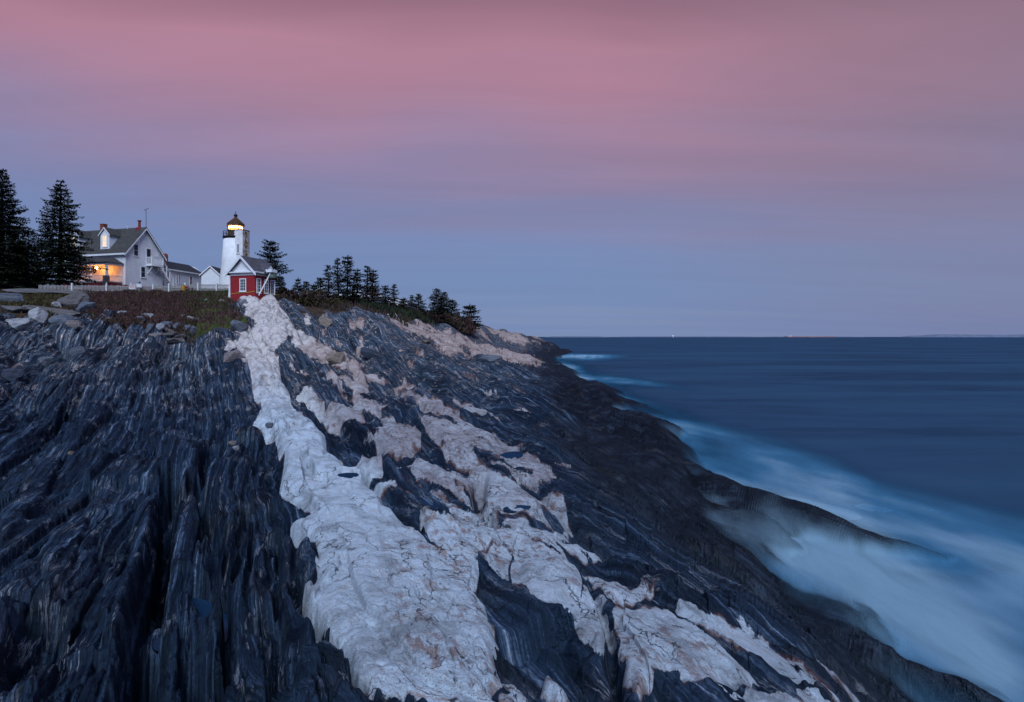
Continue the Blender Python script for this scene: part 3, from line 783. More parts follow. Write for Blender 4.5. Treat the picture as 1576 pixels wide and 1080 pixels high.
rust = np.clip(0.25 + 0.75 * sst(560, 640, PX) * sst(1300, 1100, PX) + 0.3 * sst(700, 600, PY), 0, 1) * sst(-0.3, 0.5, fbm(XX * .5, YY * .4, 3, 88) + 0.35)
dry = sst(660, 500, PY + 30 * fbm(XX * .1, YY * .1, 2, 99)) * sst(1.8, 4.0, ZZ)
warm = sst(660, 540, PY)
wetm = sst(2.9, 1.9, ZZ + 0.9 * fbm(XX * 0.35, YY * 0.2, 4, 91)) * sst(700, 850, PX + 0.3 * (PY - 600))
wetm = np.maximum(wetm, sst(0.45, 0.0, ZZ))
wetm = np.maximum(wetm, 0.9 * sst(0, 60, PX - np.interp(PY, [560, 620, 700, 760, 850, 950, 1080], [800, 840, 850, 890, 1010, 1160, 1330]) + 30 * fbm(XX * .3, YY * .15, 3, 94)))
wetm = np.maximum(wetm, sst(14, 6, np.abs(PX - np.interp(PY, [1000, 880, 740, 660], [1200, 1030, 860, 830])) * 0.1) * 0.6 * sst(4.2, 3.0, ZZ))
dull = (0.15 + 0.85 * sst(830, 700, PY)) * side * (0.35 + 0.65 * sst(-0.3, 0.3, fbm(XX * 0.5, YY * 0.3, 4, 93))) * sst(1080, 900, PY + 0.2 * (1000 - PX)) + 0.30 * side * sst(830, 700, PY)
RK = dict(dull=np.clip(dull, 0, 1), granite=GR, wet=wetm, soil=SOIL, grass=GRASS, rust=rust, dry=dry, warm=warm, strata=(S, T, ZZ * 0.22))
ledge = grid_mesh("rock_ledge", XX, YY, ZZ, mrock, RK)
tag(ledge, "sloping ledge of dark layered rock crossed by a pale granite band", kind='structure')

# projected rows, for standing things on the ground
PROJ = HZ - (ZZ - CAMZ) / YY * F
def colidx(px):
    return int(np.argmin(np.abs(colpx - px)))
def ground(px, Y):
    k = colidx(px)
    return float(np.interp(Y, YY[:, k], ZZ[:, k]))
def gxy(X, Y):
    return ground(788 + X / Y * F, Y)
def hit(px, py):
    k = colidx(px)
    i = np.argmax(PROJ[:, k] <= py)
    if PROJ[i, k] > py:
        i = NR - nb
    return Vector((XX[i, k], YY[i, k], ZZ[i, k]))

# ------------------------------------------------------------------ tide pool water
mpool, N = mat_new("pool_water")
pos = N.n('ShaderNodeTexCoord').outputs['Object']
pc = N.ramp(N.noise(pos, 1.5, 3), [(0.3, (0.008, 0.024, 0.052)), (0.7, (0.013, 0.038, 0.080))])
mx = N.n('ShaderNodeMixShader', ins={0: 0.02, 1: N.n('ShaderNodeBsdfDiffuse', ins={0: pc}).outputs[0], 2: N.n('ShaderNodeBsdfGlossy', ins={0: (0.7, 0.85, 1, 1), 1: 0.08}).outputs[0]})
N.n('ShaderNodeOutputMaterial', ins={0: mx.outputs[0]})
POOL_LABELS = ["large dark blue tide pool between layered blocks in the lower left trench", "small flat tide pool just below the largest pool in the left trench",
    "lowest tide pool in the left trench, near the bottom edge of the photo",
    "oval puddle ringed by rust stain on the main granite band", "blue pool in dark rock between the two pale granite domes", "small blue pool below the rust-speckled granite hump",
    "flat blue pool on dark rock right of the granite humps", "thin sliver of water on dark rock above the black slope"]
for i, (pts, zp) in enumerate(pool_info):
    bm = bmesh.new()
    cxm = sum(p[0] for p in pts) / len(pts); cym = sum(p[1] for p in pts) / len(pts)
    vs = []
    for (px, py) in pts:
        Xp, Yp = P2((px - cxm) * 1.08 + cxm, (py - cym) * 1.08 + cym)
        vs.append(bm.verts.new((Xp, Yp, 0)))
    bm.faces.new(vs)
    bm.normal_update()
    if bm.faces[:][0].normal.z < 0:
        bmesh.ops.reverse_faces(bm, faces=bm.faces)
    me = bpy.data.meshes.new("tide_pool"); bm.to_mesh(me); bm.free(); me.materials.append(mpool)
    o = link(bpy.data.objects.new("tide_pool", me)); o.location.z = zp
    tag(o, POOL_LABELS[i], "tide pool", "tide pools on the ledge")

# ------------------------------------------------------------------ the sea
def foam_at(px, py, X, Y):
    """how milky the surf is at a place on the water (px, py: where the photo shows that place)"""
    lim = np.interp(px, [600, 880, 930, 1000, 1100, 1200, 1290, 1350, 1450, 1576, 1900], [530, 553, 580, 606, 638, 655, 684, 726, 748, 762, 790])
    wob = 22 * fbm(X * 0.05, Y * 0.03, 4, 601) * np.clip((py - 540) / 120, 0.1, 1.2)
    d = (py - lim + wob)
    soft = np.clip((py - 530) * 0.55, 14, 105)
    a = sst(0, 1, d / soft)
    # brighter crest just inside the outer edge, duller further in
    v = a * (0.6 + 0.4 * sst(900, 1090, px)) * (0.50 + 0.42 * np.exp(-((d - soft) / (soft * 1.1)) ** 2))
    def g(cx_, cy_, rx, ry, ang, s):
        ca, sa = math.cos(math.radians(ang)), math.sin(math.radians(ang))
        u = (px - cx_) * ca + (py - cy_) * sa; w = -(px - cx_) * sa + (py - cy_) * ca
        return s * np.exp(-(u / rx) ** 2 - (w / ry) ** 2)
    v = v + g(885, 548, 60, 3.2, 0, 0.95) + g(900, 552, 50, 5, 0, 0.4) + g(975, 588, 75, 4.5, 6, .55) + g(930, 583, 60, 9, 8, .30) + g(960, 612, 60, 8, 12, .3) + g(860, 562, 40, 6, 5, .5)
    v = v + g(1080, 665, 90, 16, 12, .42) + g(1180, 700, 110, 24, 14, .30) + g(1290, 745, 90, 22, 16, .34) + g(1420, 775, 120, 22, 10, .18)
    v = v + g(1200, 830, 120, 24, 27, .45) + g(1140, 800, 50, 12, 30, .4) + g(1380, 905, 130, 26, 27, .25) + g(1500, 950, 120, 28, 30, .2) - g(1440, 850, 90, 16, 20, .22) - g(1250, 715, 50, 8, 10, .1)
    v = v + g(1480, 985, 90, 16, 35, .2) + g(1520, 1040, 120, 40, 35, .3) + g(905, 600, 26, 12, 30, .55) + g(945, 628, 34, 10, 25, .5) + g(1010, 655, 50, 10, 18, .35) + g(865, 573, 26, 7, 25, .5)
    st_ = fbm(X * 0.55 + Y * 0.22, Y * 0.16 - X * 0.08, 5, 611, 0.55)
    st2 = fbm(X * 0.16, Y * 0.10, 4, 621, 0.55)
    v = v * (1 + 0.24 * st_ + 0.30 * st2)
    return np.clip(v, 0, 1.1)

msea, N = mat_new("sea_water")
fo = attr(N, 'foam')
pos = N.n('ShaderNodeTexCoord').outputs['Object']
swl = N.noise(N.n('ShaderNodeMapping', ins={'Vector': pos, 'Rotation': (0, 0, 0.2), 'Scale': (0.012, 0.05, 1)}).outputs[0], 1.0, 6, 0.6, 0.3)
swl2 = N.noise(N.n('ShaderNodeMapping', ins={'Vector': pos, 'Rotation': (0, 0, 0.1), 'Scale': (0.10, 0.45, 1)}).outputs[0], 1.0, 5, 0.6, 0.3)
deep = N.ramp(swl, [(0.40, (0.006, 0.036, 0.075)), (0.60, (0.016, 0.064, 0.118))])
milk = N.ramp(fo, [(0.0, (0.008, 0.035, 0.085)), (0.3, (0.022, 0.082, 0.145)), (0.6, (0.062, 0.19, 0.31)), (1.0, (0.25, 0.40, 0.49))])
deep = N.mix(N.mapr(swl2, 0.45, 0.62, 0.0, 0.5), deep, (0.020, 0.060, 0.12, 1))
fcol = N.mix(N.mapr(fo, 0.02, 0.3), deep, milk)
dif = N.n('ShaderNodeBsdfDiffuse', ins={0: fcol})
bmp = N.n('ShaderNodeBump', ins={'Strength': 0.35, 'Distance': 0.8, 'Height': N.math('ADD', swl, N.math('MULTIPLY', swl2, 0.25))})
gls = N.n('ShaderNodeBsdfGlossy', ins={0: (0.9, 0.95, 1, 1), 1: 0.42, 'Normal': bmp.outputs[0]})
fac = N.mapr(fo, 0.0, 0.6, 0.05, 0.02)
mx = N.n('ShaderNodeMixShader', ins={0: fac, 1: dif.outputs[0], 2: gls.outputs[0]})
N.n('ShaderNodeOutputMaterial', ins={0: mx.outputs[0]})

wpx = np.arange(560, 2300, 4.0)
wpy = np.concatenate([np.array([518.25, 518.4, 518.7, 519.2, 520, 521, 522.5, 524]), np.arange(526, 640, 1.5), np.arange(640, 1130, 3.0), np.array([1160, 1200, 1300, 1500])])
WPX, WPY = np.meshgrid(wpx, wpy)
WY = CAMZ * F / (WPY - HZ); WX = (WPX - 788) / F * WY
FO = foam_at(WPX, WPY, WX, WY)
swell = 0.10 * fbm(WX * 0.12 + WY * .05, WY * 0.10, 3, 631) * sst(400, 60, WY) * sst(9, 16, WY) * (0.4 + FO)
sea = grid_mesh("sea", WX[::-1], WY[::-1], swell[::-1], msea, dict(foam=FO[::-1]), smoothed=True)
tag(sea, "blue dusk sea, smooth in the long exposure, milky near the rocks", kind='structure')
# the rest of the sea, out of the picture on both sides
bm = bmesh.new()
for pts in ([(-36000, 200), (-58, 200), (-8560, 32900 * 0.9), (-36000, 33000)],
            [(17.3 * 0.98, 9.9), (45000, 9.9), (45000, 26000), (45300, 26270)],
            [(8, -60), (3000, -60), (3000, 9.9), (8, 9.9)]):
    vs = [bm.verts.new((x, y, -0.04)) for x, y in pts]
    bm.faces.new(vs)
bmesh.ops.recalc_face_normals(bm, faces=bm.faces)
me = bpy.data.meshes.new("sea_beyond"); bm.to_mesh(me); bm.free(); me.materials.append(msea)
o = link(bpy.data.objects.new("open_sea", me)); tag(o, "open sea beyond the headland", kind='structure')

# ---- blurred surf veiling the low rocks: a soft sheet of spray lying just over them
mmist, N = mat_new("surf_mist")
al = attr(N, 'veil')
pos = N.n('ShaderNodeTexCoord').outputs['Object']
stk = N.noise(N.n('ShaderNodeMapping', ins={'Vector': pos, 'Rotation': (0, 0, -0.45), 'Scale': (0.9, 0.22, 0.5)}).outputs[0], 1.0, 5, 0.6, 0.5)
aa = N.math('MULTIPLY', al, N.mapr(stk, 0.28, 0.72, 0.6, 1.3), clamp=True)
mc = N.ramp(attr(N, 'foam'), [(0.0, (0.008, 0.035, 0.085)), (0.3, (0.022, 0.082, 0.145)), (0.6, (0.062, 0.19, 0.31)), (1.0, (0.25, 0.40, 0.49))])
dif = N.n('ShaderNodeBsdfDiffuse', ins={0: mc})
trn = N.n('ShaderNodeBsdfTransparent')
mx = N.n('ShaderNodeMixShader', ins={0: aa, 1: trn.outputs[0], 2: dif.outputs[0]})
N.n('ShaderNodeOutputMaterial', ins={0: mx.outputs[0]})
sub = (slice(None, None, 1), slice(None, None, 1))
zs = np.maximum(ZZ, smooth(smooth(ZZ, 9, 0), 7, 1))
for li, (off, lo, hi, am) in enumerate(((0.06, 0.03, 0.36, 1.0), (0.16, 0.0, 0.75, 0.40))):
    zv = np.maximum(zs, 0.0) + off
    vp = HZ + (CAMZ - zv) / YY * F
    fz = foam_at(PX, vp, XX, YY)
    hv = np.clip(hi * (1.0 + 1.1 * fbm(XX * 0.35, YY * 0.18, 4, 641 + li)), 0.15, 2)
    veil = am * sst(0, 1, (hv - zs) / (hv - lo)) * sst(-2.2, -0.5, zs) * (PX > 800) * sst(240, 150, YY)
    veil = veil * sst(3.0, 8.0, YY)
    veil = veil * np.clip(fz * 1.8, 0, 1)
    kp = (veil > 0.01) & ~BEY
    o = grid_mesh("surf_mist", XX[sub], YY[sub], zv[sub], mmist, dict(veil=veil[sub], foam=np.clip(fz, 0, 1)[sub]), keep=kp[sub], smoothed=True)
    tag(o, "soft milky surf blurred over the low rocks", kind='stuff')

# ================================================================== things
random.seed(7)
RND = random.Random(11)

class MB:
    """collects shapes and links them as one mesh object"""
    def __init__(self):
        self.v = []; self.f = []
    def quad(self, *p):
        i = len(self.v); self.v += [tuple(q) for q in p]; self.f.append(tuple(range(i, i + len(p))))
    def box(self, x0, x1, y0, y1, z0, z1):
        i = len(self.v)
        self.v += [(x0, y0, z0), (x1, y0, z0), (x1, y1, z0), (x0, y1, z0), (x0, y0, z1), (x1, y0, z1), (x1, y1, z1), (x0, y1, z1)]
        self.f += [tuple(i + k for k in q) for q in ((0, 3, 2, 1), (4, 5, 6, 7), (0, 1, 5, 4), (1, 2, 6, 5), (2, 3, 7, 6), (3, 0, 4, 7))]
    def bar(self, a, b, w, h=None):
        """square bar from a to b"""
        h = h or w
        a = Vector(a); b = Vector(b); d = (b - a).normalized()
        u = d.cross(Vector((0, 0, 1)))
        if u.length < 1e-3: u = Vector((1, 0, 0))
        u.normalize(); n = u.cross(d).normalized()
        i = len(self.v)
        for c in (a, b):
            for su, sn in ((-1, -1), (1, -1), (1, 1), (-1, 1)):
                self.v.append(tuple(c + u * su * w / 2 + n * sn * h / 2))
        self.f += [tuple(i + k for k in q) for q in ((0, 1, 2, 3), (7, 6, 5, 4), (0, 4, 5, 1), (1, 5, 6, 2), (2, 6, 7, 3), (3, 7, 4, 0))]
    def tube(self, pts, radii, seg=8, cap=True):
        i0 = len(self.v)
        for k, p in enumerate(pts):
            p = Vector(p)
            d = (Vector(pts[min(k + 1, len(pts) - 1)]) - Vector(pts[max(k - 1, 0)])).normalized()
            u = d.cross(Vector((0, 1, 0.013)));
            if u.length < 1e-3: u = Vector((1, 0, 0))
            u.normalize(); n = d.cross(u)
            for s_ in range(seg):
                a = 2 * math.pi * s_ / seg
                self.v.append(tuple(p + (u * math.cos(a) + n * math.sin(a)) * radii[k]))
        for k in range(len(pts) - 1):
            for s_ in range(seg):
                a = i0 + k * seg + s_; b = i0 + k * seg + (s_ + 1) % seg
                self.f.append((a, b, b + seg, a + seg))
        if cap:
            self.f.append(tuple(i0 + s_ for s_ in range(seg))[::-1])
            self.f.append(tuple(i0 + (len(pts) - 1) * seg + s_ for s_ in range(seg)))
    def lathe(self, prof, seg=24, cx=0, cy=0):
        i0 = len(self.v)
        for r, z in prof:
            for s_ in range(seg):
                a = 2 * math.pi * (s_ + 0.5) / seg
                self.v.append((cx + r * math.cos(a), cy + r * math.sin(a), z))
        for k in range(len(prof) - 1):
            for s_ in range(seg):
                a = i0 + k * seg + s_; b = i0 + k * seg + (s_ + 1) % seg
                self.f.append((a, b, b + seg, a + seg))
        self.f.append(tuple(i0 + s_ for s_ in range(seg))[::-1])
        self.f.append(tuple(i0 + (len(prof) - 1) * seg + s_ for s_ in range(seg)))
    def prism(self, poly, axis, a, b):
        """polygon in the plane across an axis, pushed from a to b ('x': poly is (y,z); 'y': poly is (x,z); 'z': poly is (x,y))"""
        i = len(self.v); n = len(poly)
        for c in (a, b):
            for p, q in poly:
                self.v.append({'x': (c, p, q), 'y': (p, c, q), 'z': (p, q, c)}[axis])
        self.f.append(tuple(range(i, i + n))[::-1]); self.f.append(tuple(range(i + n, i + 2 * n)))
        for k in range(n):
            j = (k + 1) % n
            self.f.append((i + k, i + j, i + n + j, i + n + k))
    def mesh(self, name, mat, smooth_=False):
        me = bpy.data.meshes.new(name)
        me.from_pydata(self.v, [], self.f)
        bm = bmesh.new(); bm.from_mesh(me); bmesh.ops.recalc_face_normals(bm, faces=bm.faces); bm.to_mesh(me); bm.free()
        me.materials.append(mat)
        if smooth_:
            me.polygons.foreach_set('use_smooth', [True] * len(me.polygons))
        me.update()
        return me
    def build(self, name, mat, parent=None, smooth_=False):
        return link(bpy.data.objects.new(name, self.mesh(name, mat, smooth_)), parent)

def thing(name, label, cat, loc, rz=0.0, group=None):
    o = bpy.data.objects.new(name, None)
    o.empty_display_size = 0.5
    link(o); o.location = loc; o.rotation_euler = (0, 0, rz)
    return tag(o, label, cat, group)

def box(name, mat, parent, *d):
    m = MB(); m.box(*d); return m.build(name, mat, parent)

def kids(o):
    return [c for c in bpy.data.objects if c.parent == o]

def simple_mat(name, col, rough=0.8, scale=3.0, var=0.35, bump=0.15, stretch=(1, 1, 1), extra=None):
    m, N = mat_new(name)
    pos = N.n('ShaderNodeTexCoord').outputs['Object']
    mp = N.n('ShaderNodeMapping', ins={'Vector': pos, 'Scale': stretch}).outputs[0]
    n = N.noise(mp, scale, 6, 0.62)
    c0 = tuple(c * (1 - var) for c in col[:3]) + (1,); c1 = tuple(min(1, c * (1 + var * 0.6)) for c in col[:3]) + (1,)
    c = N.ramp(n, [(0.32, c0), (0.68, c1)])
    hgt = n
    if extra == 'boards':
        sp = N.n('ShaderNodeSeparateXYZ', ins={0: pos})
        wv = N.math('FRACT', N.math('MULTIPLY', sp.outputs[2], 1 / 0.13))
        hgt = N.math('ADD', N.math('MULTIPLY', wv, 0.6), N.math('MULTIPLY', n, 0.3))
        c = N.mix(N.mapr(wv, 0.0, 0.12, 0.35, 0.0), c, (0.25, 0.25, 0.28, 1))
    if extra == 'shingles':
        br_ = N.n('ShaderNodeTexBrick', ins={'Vector': N.n('ShaderNodeMapping', ins={'Vector': pos, 'Scale': (1, 1, 1)}).outputs[0], 'Scale': 3.0, 'Mortar Size': 0.02, 'Color1': (0.8, 0.8, 0.8, 1), 'Color2': (1.15, 1.15, 1.15, 1), 'Mortar': (0.5, 0.5, 0.5, 1)})
        c = N.mix(1.0, c, br_.outputs[0], 'MULTIPLY')
    if extra == 'bricks':
        sp = N.n('ShaderNodeSeparateXYZ', ins={0: pos})
        v = N.n('ShaderNodeCombineXYZ', ins={0: N.math('ADD', sp.outputs[0], sp.outputs[1]), 1: sp.outputs[2], 2: 0.0}).outputs[0]
        br_ = N.n('ShaderNodeTexBrick', ins={'Vector': v, 'Scale': 4.5, 'Mortar Size': 0.012, 'Color1': (0.85, 0.85, 0.85, 1), 'Color2': (1.1, 1.1, 1.1, 1), 'Mortar': (0.7, 0.7, 0.7, 1)})
        c = N.mix(1.0, c, br_.outputs[0], 'MULTIPLY')
    principled(N, c, rough, hgt, bump, 0.02, **{'Specular IOR Level': 0.3})
    return m

M_WHITE = simple_mat("white_clapboard", (0.72, 0.72, 0.74), 0.6, 1.2, 0.10, 0.4, extra='boards')
M_TRIM = simple_mat("white_trim", (0.74, 0.74, 0.75), 0.55, 2.0, 0.10)
M_TOWER = simple_mat("whitewashed_rubble", (0.76, 0.74, 0.73), 0.8, 1.6, 0.14, 0.5)
M_RED = simple_mat("red_painted_brick", (0.30, 0.022, 0.026), 0.65, 2.5, 0.22, 0.4, extra='bricks')
M_DKRED = simple_mat("dark_red_paint", (0.20, 0.020, 0.024), 0.7, 3, 0.2)
M_ROOF = simple_mat("grey_green_shingles", (0.070, 0.066, 0.060), 0.9, 2.2, 0.35, 0.3, extra='shingles')
M_ROOF2 = simple_mat("dark_grey_shingles", (0.036, 0.037, 0.045), 0.9, 2.2, 0.3, 0.3, extra='shingles')
M_ROOF3 = simple_mat("slate_grey_shingles", (0.095, 0.085, 0.10), 0.9, 2.2, 0.3, 0.3, extra='shingles')
M_BRICK = simple_mat("chimney_brick", (0.22, 0.055, 0.035), 0.85, 5, 0.4, 0.4, extra='bricks')
M_IRON = simple_mat("black_iron", (0.014, 0.013, 0.013), 0.5, 4, 0.4)
M_CAP = simple_mat("lamplit_brown_iron", (0.075, 0.035, 0.012), 0.5, 3, 0.5)  # the lantern's glow on the cap is put into this brown
M_LITWALL = simple_mat("lamplit_iron_wall", (0.085, 0.055, 0.03), 0.7, 2.5, 0.5)  # golden lantern light painted into the colour of the black wall
M_GLASS = simple_mat("dark_window_glass", (0.020, 0.022, 0.030), 0.12, 1.2, 0.5)
M_CURT = simple_mat("curtained_glass", (0.30, 0.29, 0.33), 0.5, 6, 0.4, stretch=(3, 3, 0.5))
M_FENCE = simple_mat("weathered_pickets", (0.30, 0.27, 0.26), 0.9, 5, 0.3, stretch=(4, 4, 0.6))
M_POST = simple_mat("white_post", (0.62, 0.62, 0.62), 0.8, 4, 0.15)
M_STONE = simple_mat("grey_rubble_pillar", (0.13, 0.12, 0.12), 0.9, 5, 0.5, 0.6)
M_WEATH = simple_mat("weather_beaten_masonry", (0.17, 0.13, 0.11), 0.9, 3, 0.5, 0.5)
M_WEATH2 = simple_mat("peeling_whitewash", (0.50, 0.44, 0.42), 0.9, 1.3, 0.7, 0.5)
M_LICH = simple_mat("ochre_lichen", (0.24, 0.13, 0.02), 0.95, 5, 0.5, 0.4)
M_GREEN = simple_mat("verdigris_bell", (0.055, 0.085, 0.068), 0.55, 6, 0.3)
M_BARK = simple_mat("spruce_bark", (0.040, 0.031, 0.026), 0.95, 6, 0.4, 0.5, stretch=(3, 3, 0.6))
M_DECK = simple_mat("grey_deck_boards", (0.24, 0.23, 0.23), 0.85, 3, 0.2)
M_YEL = simple_mat("yellow_tape", (0.50, 0.38, 0.03), 0.5, 8, 0.15)
M_BARREL = simple_mat("yellow_barrel", (0.35, 0.20, 0.02), 0.6, 5, 0.2)
M_REDP = simple_mat("red_plastic", (0.42, 0.03, 0.03), 0.5, 5, 0.2)
M_BLUE = simple_mat("blue_paint", (0.06, 0.11, 0.42), 0.6, 5, 0.2)
M_INT = simple_mat("porch_wall", (0.72, 0.70, 0.66), 0.7, 2, 0.08)

def emit_mat(name, col, strength):
    m, N = mat_new(name)
    pos = N.n('ShaderNodeTexCoord').outputs['Object']
    v = N.mapr(N.noise(pos, 2.5, 2), 0.3, 0.7, 0.8, 1.1)
    e = N.n('ShaderNodeEmission', ins={0: col, 1: N.math('MULTIPLY', v, strength)})
    N.n('ShaderNodeOutputMaterial', ins={0: e.outputs[0]})
    return m
M_LAMP = emit_mat("warm_lamp", (1, 0.50, 0.16, 1), 24)
M_LENS = emit_mat("lit_beacon_lens", (1, 0.40, 0.07, 1), 3.2)
M_LITWIN = emit_mat("lit_window", (1, 0.80, 0.62, 1), 0.8)

def glass_clear(name):
    m, N = mat_new(name)
    g = N.n('ShaderNodeBsdfGlossy', ins={0: (1, 1, 1, 1), 1: 0.05})
    t_ = N.n('ShaderNodeBsdfTransparent', ins={0: (0.96, 0.97, 0.98, 1)})
    mx = N.n('ShaderNodeMixShader', ins={0: 0.08, 1: t_.outputs[0], 2: g.outputs[0]})
    N.n('ShaderNodeOutputMaterial', ins={0: mx.outputs[0]})
    return m
M_CLEAR = glass_clear("lantern_glass")

def window(parent, face, c, z0, z1, w, mat=None, name='window', frame=None, bars=(1, 2), fw=0.09, sill=True, out=0.0, sgn=1):
    """a window on a wall of a building in its own frame. face 'x': wall plane x=out facing sgn, c is y; face 'y': wall plane y=out"""
    mat = mat or M_GLASS; frame = frame or M_TRIM
    def P(m, a0, a1, d0, d1, q0, q1):
        d0, d1 = sorted((out + sgn * d0, out + sgn * d1))
        if face == 'x': m.box(d0, d1, a0, a1, q0, q1)
        else: m.box(a0, a1, d0, d1, q0, q1)
    m = MB()
    P(m, c - w / 2 - fw, c - w / 2, -0.02, 0.06, z0 - fw, z1 + fw)
    P(m, c + w / 2, c + w / 2 + fw, -0.02, 0.06, z0 - fw, z1 + fw)
    P(m, c - w / 2, c + w / 2, -0.02, 0.06, z1, z1 + fw)
    P(m, c - w / 2, c + w / 2, -0.02, 0.06, z0 - fw, z0)
    f = m.build(name, frame, parent)
    nx, nz = bars
    for i in range(nx):
        for k in range(nz):
            gx0 = c - w / 2 + i * w / nx; gx1 = gx0 + w / nx; gz0 = z0 + k * (z1 - z0) / nz; gz1 = gz0 + (z1 - z0) / nz
            g = MB(); P(g, gx0 + 0.015, gx1 - 0.015, -0.03, 0.012, gz0 + 0.018, gz1 - 0.018)
            g.build('pane', mat, f)
    b = MB()
    for i in range(1, nx):
        P(b, c - w / 2 + i * w / nx - 0.018, c - w / 2 + i * w / nx + 0.018, -0.02, 0.035, z0, z1)
    for k in range(1, nz):
        P(b, c - w / 2, c + w / 2, -0.02, 0.032, z0 + k * (z1 - z0) / nz - 0.02, z0 + k * (z1 - z0) / nz + 0.02)
    if nx * nz > 1: b.build('glazing_bars', frame, f)
    if sill:
        s_ = MB(); P(s_, c - w / 2 - fw - 0.06, c + w / 2 + fw + 0.06, -0.01, 0.12, z0 - fw - 0.07, z0 - fw); s_.build('sill', frame, f)
    return f

def loc_px(px, Y, z=None):
    X = (px - 788) / F * Y
    return Vector((X, Y, ground(px, Y) if z is None else z))

# ------------------------------------------------------------------ keeper's house
RZ = -math.atan2(0.27, 0.963)
HB = Vector((-62.5, 92.0, 15.55))
house = thing("keepers_house", "white clapboard keeper's house with grey roof, dormer, lit porch and outside stairs", "house", HB, RZ)
LX, LY2_, EV, PK = 15.0, 7.0, 5.85, 10.1
m = MB(); m.prism([(0, -1.5), (LY2_, -1.5), (LY2_, EV), (LY2_ / 2, PK - 0.1), (0, EV)], 'x', -LX, 0); m.build('wall', M_WHITE, house)
box('foundation', M_DKRED, house, -LX - 0.05, 0.05, -0.05, LY2_ + 0.05, -3.0, 0.35)
sl = (PK - EV) / (LY2_ / 2)
def roof_slab(y0, y1, pk, ridge_y, sl_, x0, x1, th=0.16, lift=0.05):
    m = MB()
    z = lambda y: pk - abs(y - ridge_y) * sl_ + lift
    m.prism([(y0, z(y0)), (y1, z(y1)), (y1, z(y1) + th), (y0, z(y0) + th)], 'x', x0, x1)
    return m
rf = roof_slab(-0.45, LY2_ / 2, PK, LY2_ / 2, sl, -LX - 0.4, 0.45).build('roof', M_ROOF, house)
r2 = roof_slab(LY2_ / 2, LY2_ + 0.45, PK, LY2_ / 2, sl, -LX - 0.4, 0.45).build('roof', M_ROOF, house)
m = MB()   # rake boards and eave fascia
for y0, y1 in ((-0.45, 3.5), (3.5, 7.45)):
    z = lambda y: PK - abs(y - 3.5) * sl + 0.02
    m.prism([(y0, z(y0) - 0.28), (y1, z(y1) - 0.28), (y1, z(y1) + 0.02), (y0, z(y0) + 0.02)], 'x', 0.38, 0.48)
m.build('rake_board', M_TRIM, house)
box('fascia', M_TRIM, house, -LX, 0.38, -0.5, -0.02, EV - 0.68, EV - 0.40)
box('corner_board', M_TRIM, house, -0.14, 0.03, -0.03, 0.14, 0.36, EV - 0.7)
# chimneys, vents, aerial
ch = box('chimney', M_BRICK, house, -9.3, -8.55, 3.15, 3.85, PK - 0.8, PK + 1.05)
box('cap', M_BRICK, ch, -9.34, -8.51, 3.11, 3.89, PK + 1.05, PK + 1.2)
m = MB(); m.lathe([(0.55, PK - 0.5), (0.50, PK + 0.15), (0.2, PK + 0.25), (0.19, PK + 1.2), (0.3, PK + 1.25), (0.3, PK + 1.4)], 10, -1.1, 3.5)
m.build('chimney_pipe', M_DKRED, house)
m = MB(); m.lathe([(0.09, PK - 0.1), (0.09, PK + 0.35), (0.16, PK + 0.36), (0.14, PK + 0.5)], 8, -3.6, 3.5); m.build('roof_vent', M_POST, house)
m = MB(); m.lathe([(0.1, PK - 3.2), (0.1, PK - 1.7)], 8, -8.6, 1.15); m.build('stove_pipe', M_IRON, house)
m = MB(); m.bar((0.2, 3.6, PK), (0.2, 3.6, PK + 3.2), 0.05); m.bar((-0.25, 3.6, PK + 3.0), (0.7, 3.6, PK + 3.35), 0.04); m.bar((-0.1, 3.4, PK + 3.15), (0.0, 3.8, PK + 3.2), 0.03); m.bar((0.5, 3.4, PK + 3.3), (0.55, 3.8, PK + 3.4), 0.03)
m.build('aerial', M_IRON, house)
# dormers on the front slope
def dormer(xc, lit=True):
    w = 0.95
    d = MB(); d.prism([(xc - w, 6.2), (xc + w, 6.2), (xc + w, 8.75), (xc, 9.75), (xc - w, 8.75)], 'y', 0.25, 3.2)
    dm = d.build('dormer', M_WHITE, house)
    for sgn in (-1, 1):
        r = MB(); r.prism([(xc, 9.80), (xc + sgn * 1.2, 8.52), (xc + sgn * 1.2, 8.64), (xc, 9.95)], 'y', 0.1, 3.4); r.build('dormer_roof', M_ROOF, dm)
        r = MB(); r.prism([(xc, 9.72), (xc + sgn * 1.22, 8.44), (xc + sgn * 1.22, 8.62), (xc, 9.92)], 'y', 0.02, 0.1); r.build('rake_board', M_TRIM, dm)
    for k in range(2):
        for i in range(2):
            g = MB(); g.box(xc - 0.43 + i * 0.44, xc - 0.01 + i * 0.44, 0.19, 0.235, 6.75 + k * 0.92, 7.63 + k * 0.92); g.build('pane', M_LITWIN if lit else M_GLASS, dm)
    f = MB(); f.box(xc - 0.6, xc - 0.45, 0.16, 0.249, 6.6, 8.7); f.box(xc + 0.45, xc + 0.6, 0.16, 0.249, 6.6, 8.7); f.box(xc - 0.45, xc + 0.45, 0.16, 0.249, 8.58, 8.7); f.box(xc - 0.45, xc + 0.45, 0.16, 0.249, 6.6, 6.74); f.box(xc - 0.45, xc + 0.45, 0.15, 0.24, 7.60, 7.69)
    f.build('window_frame', M_TRIM, dm)
dormer(-4.6); dormer(-11.2)
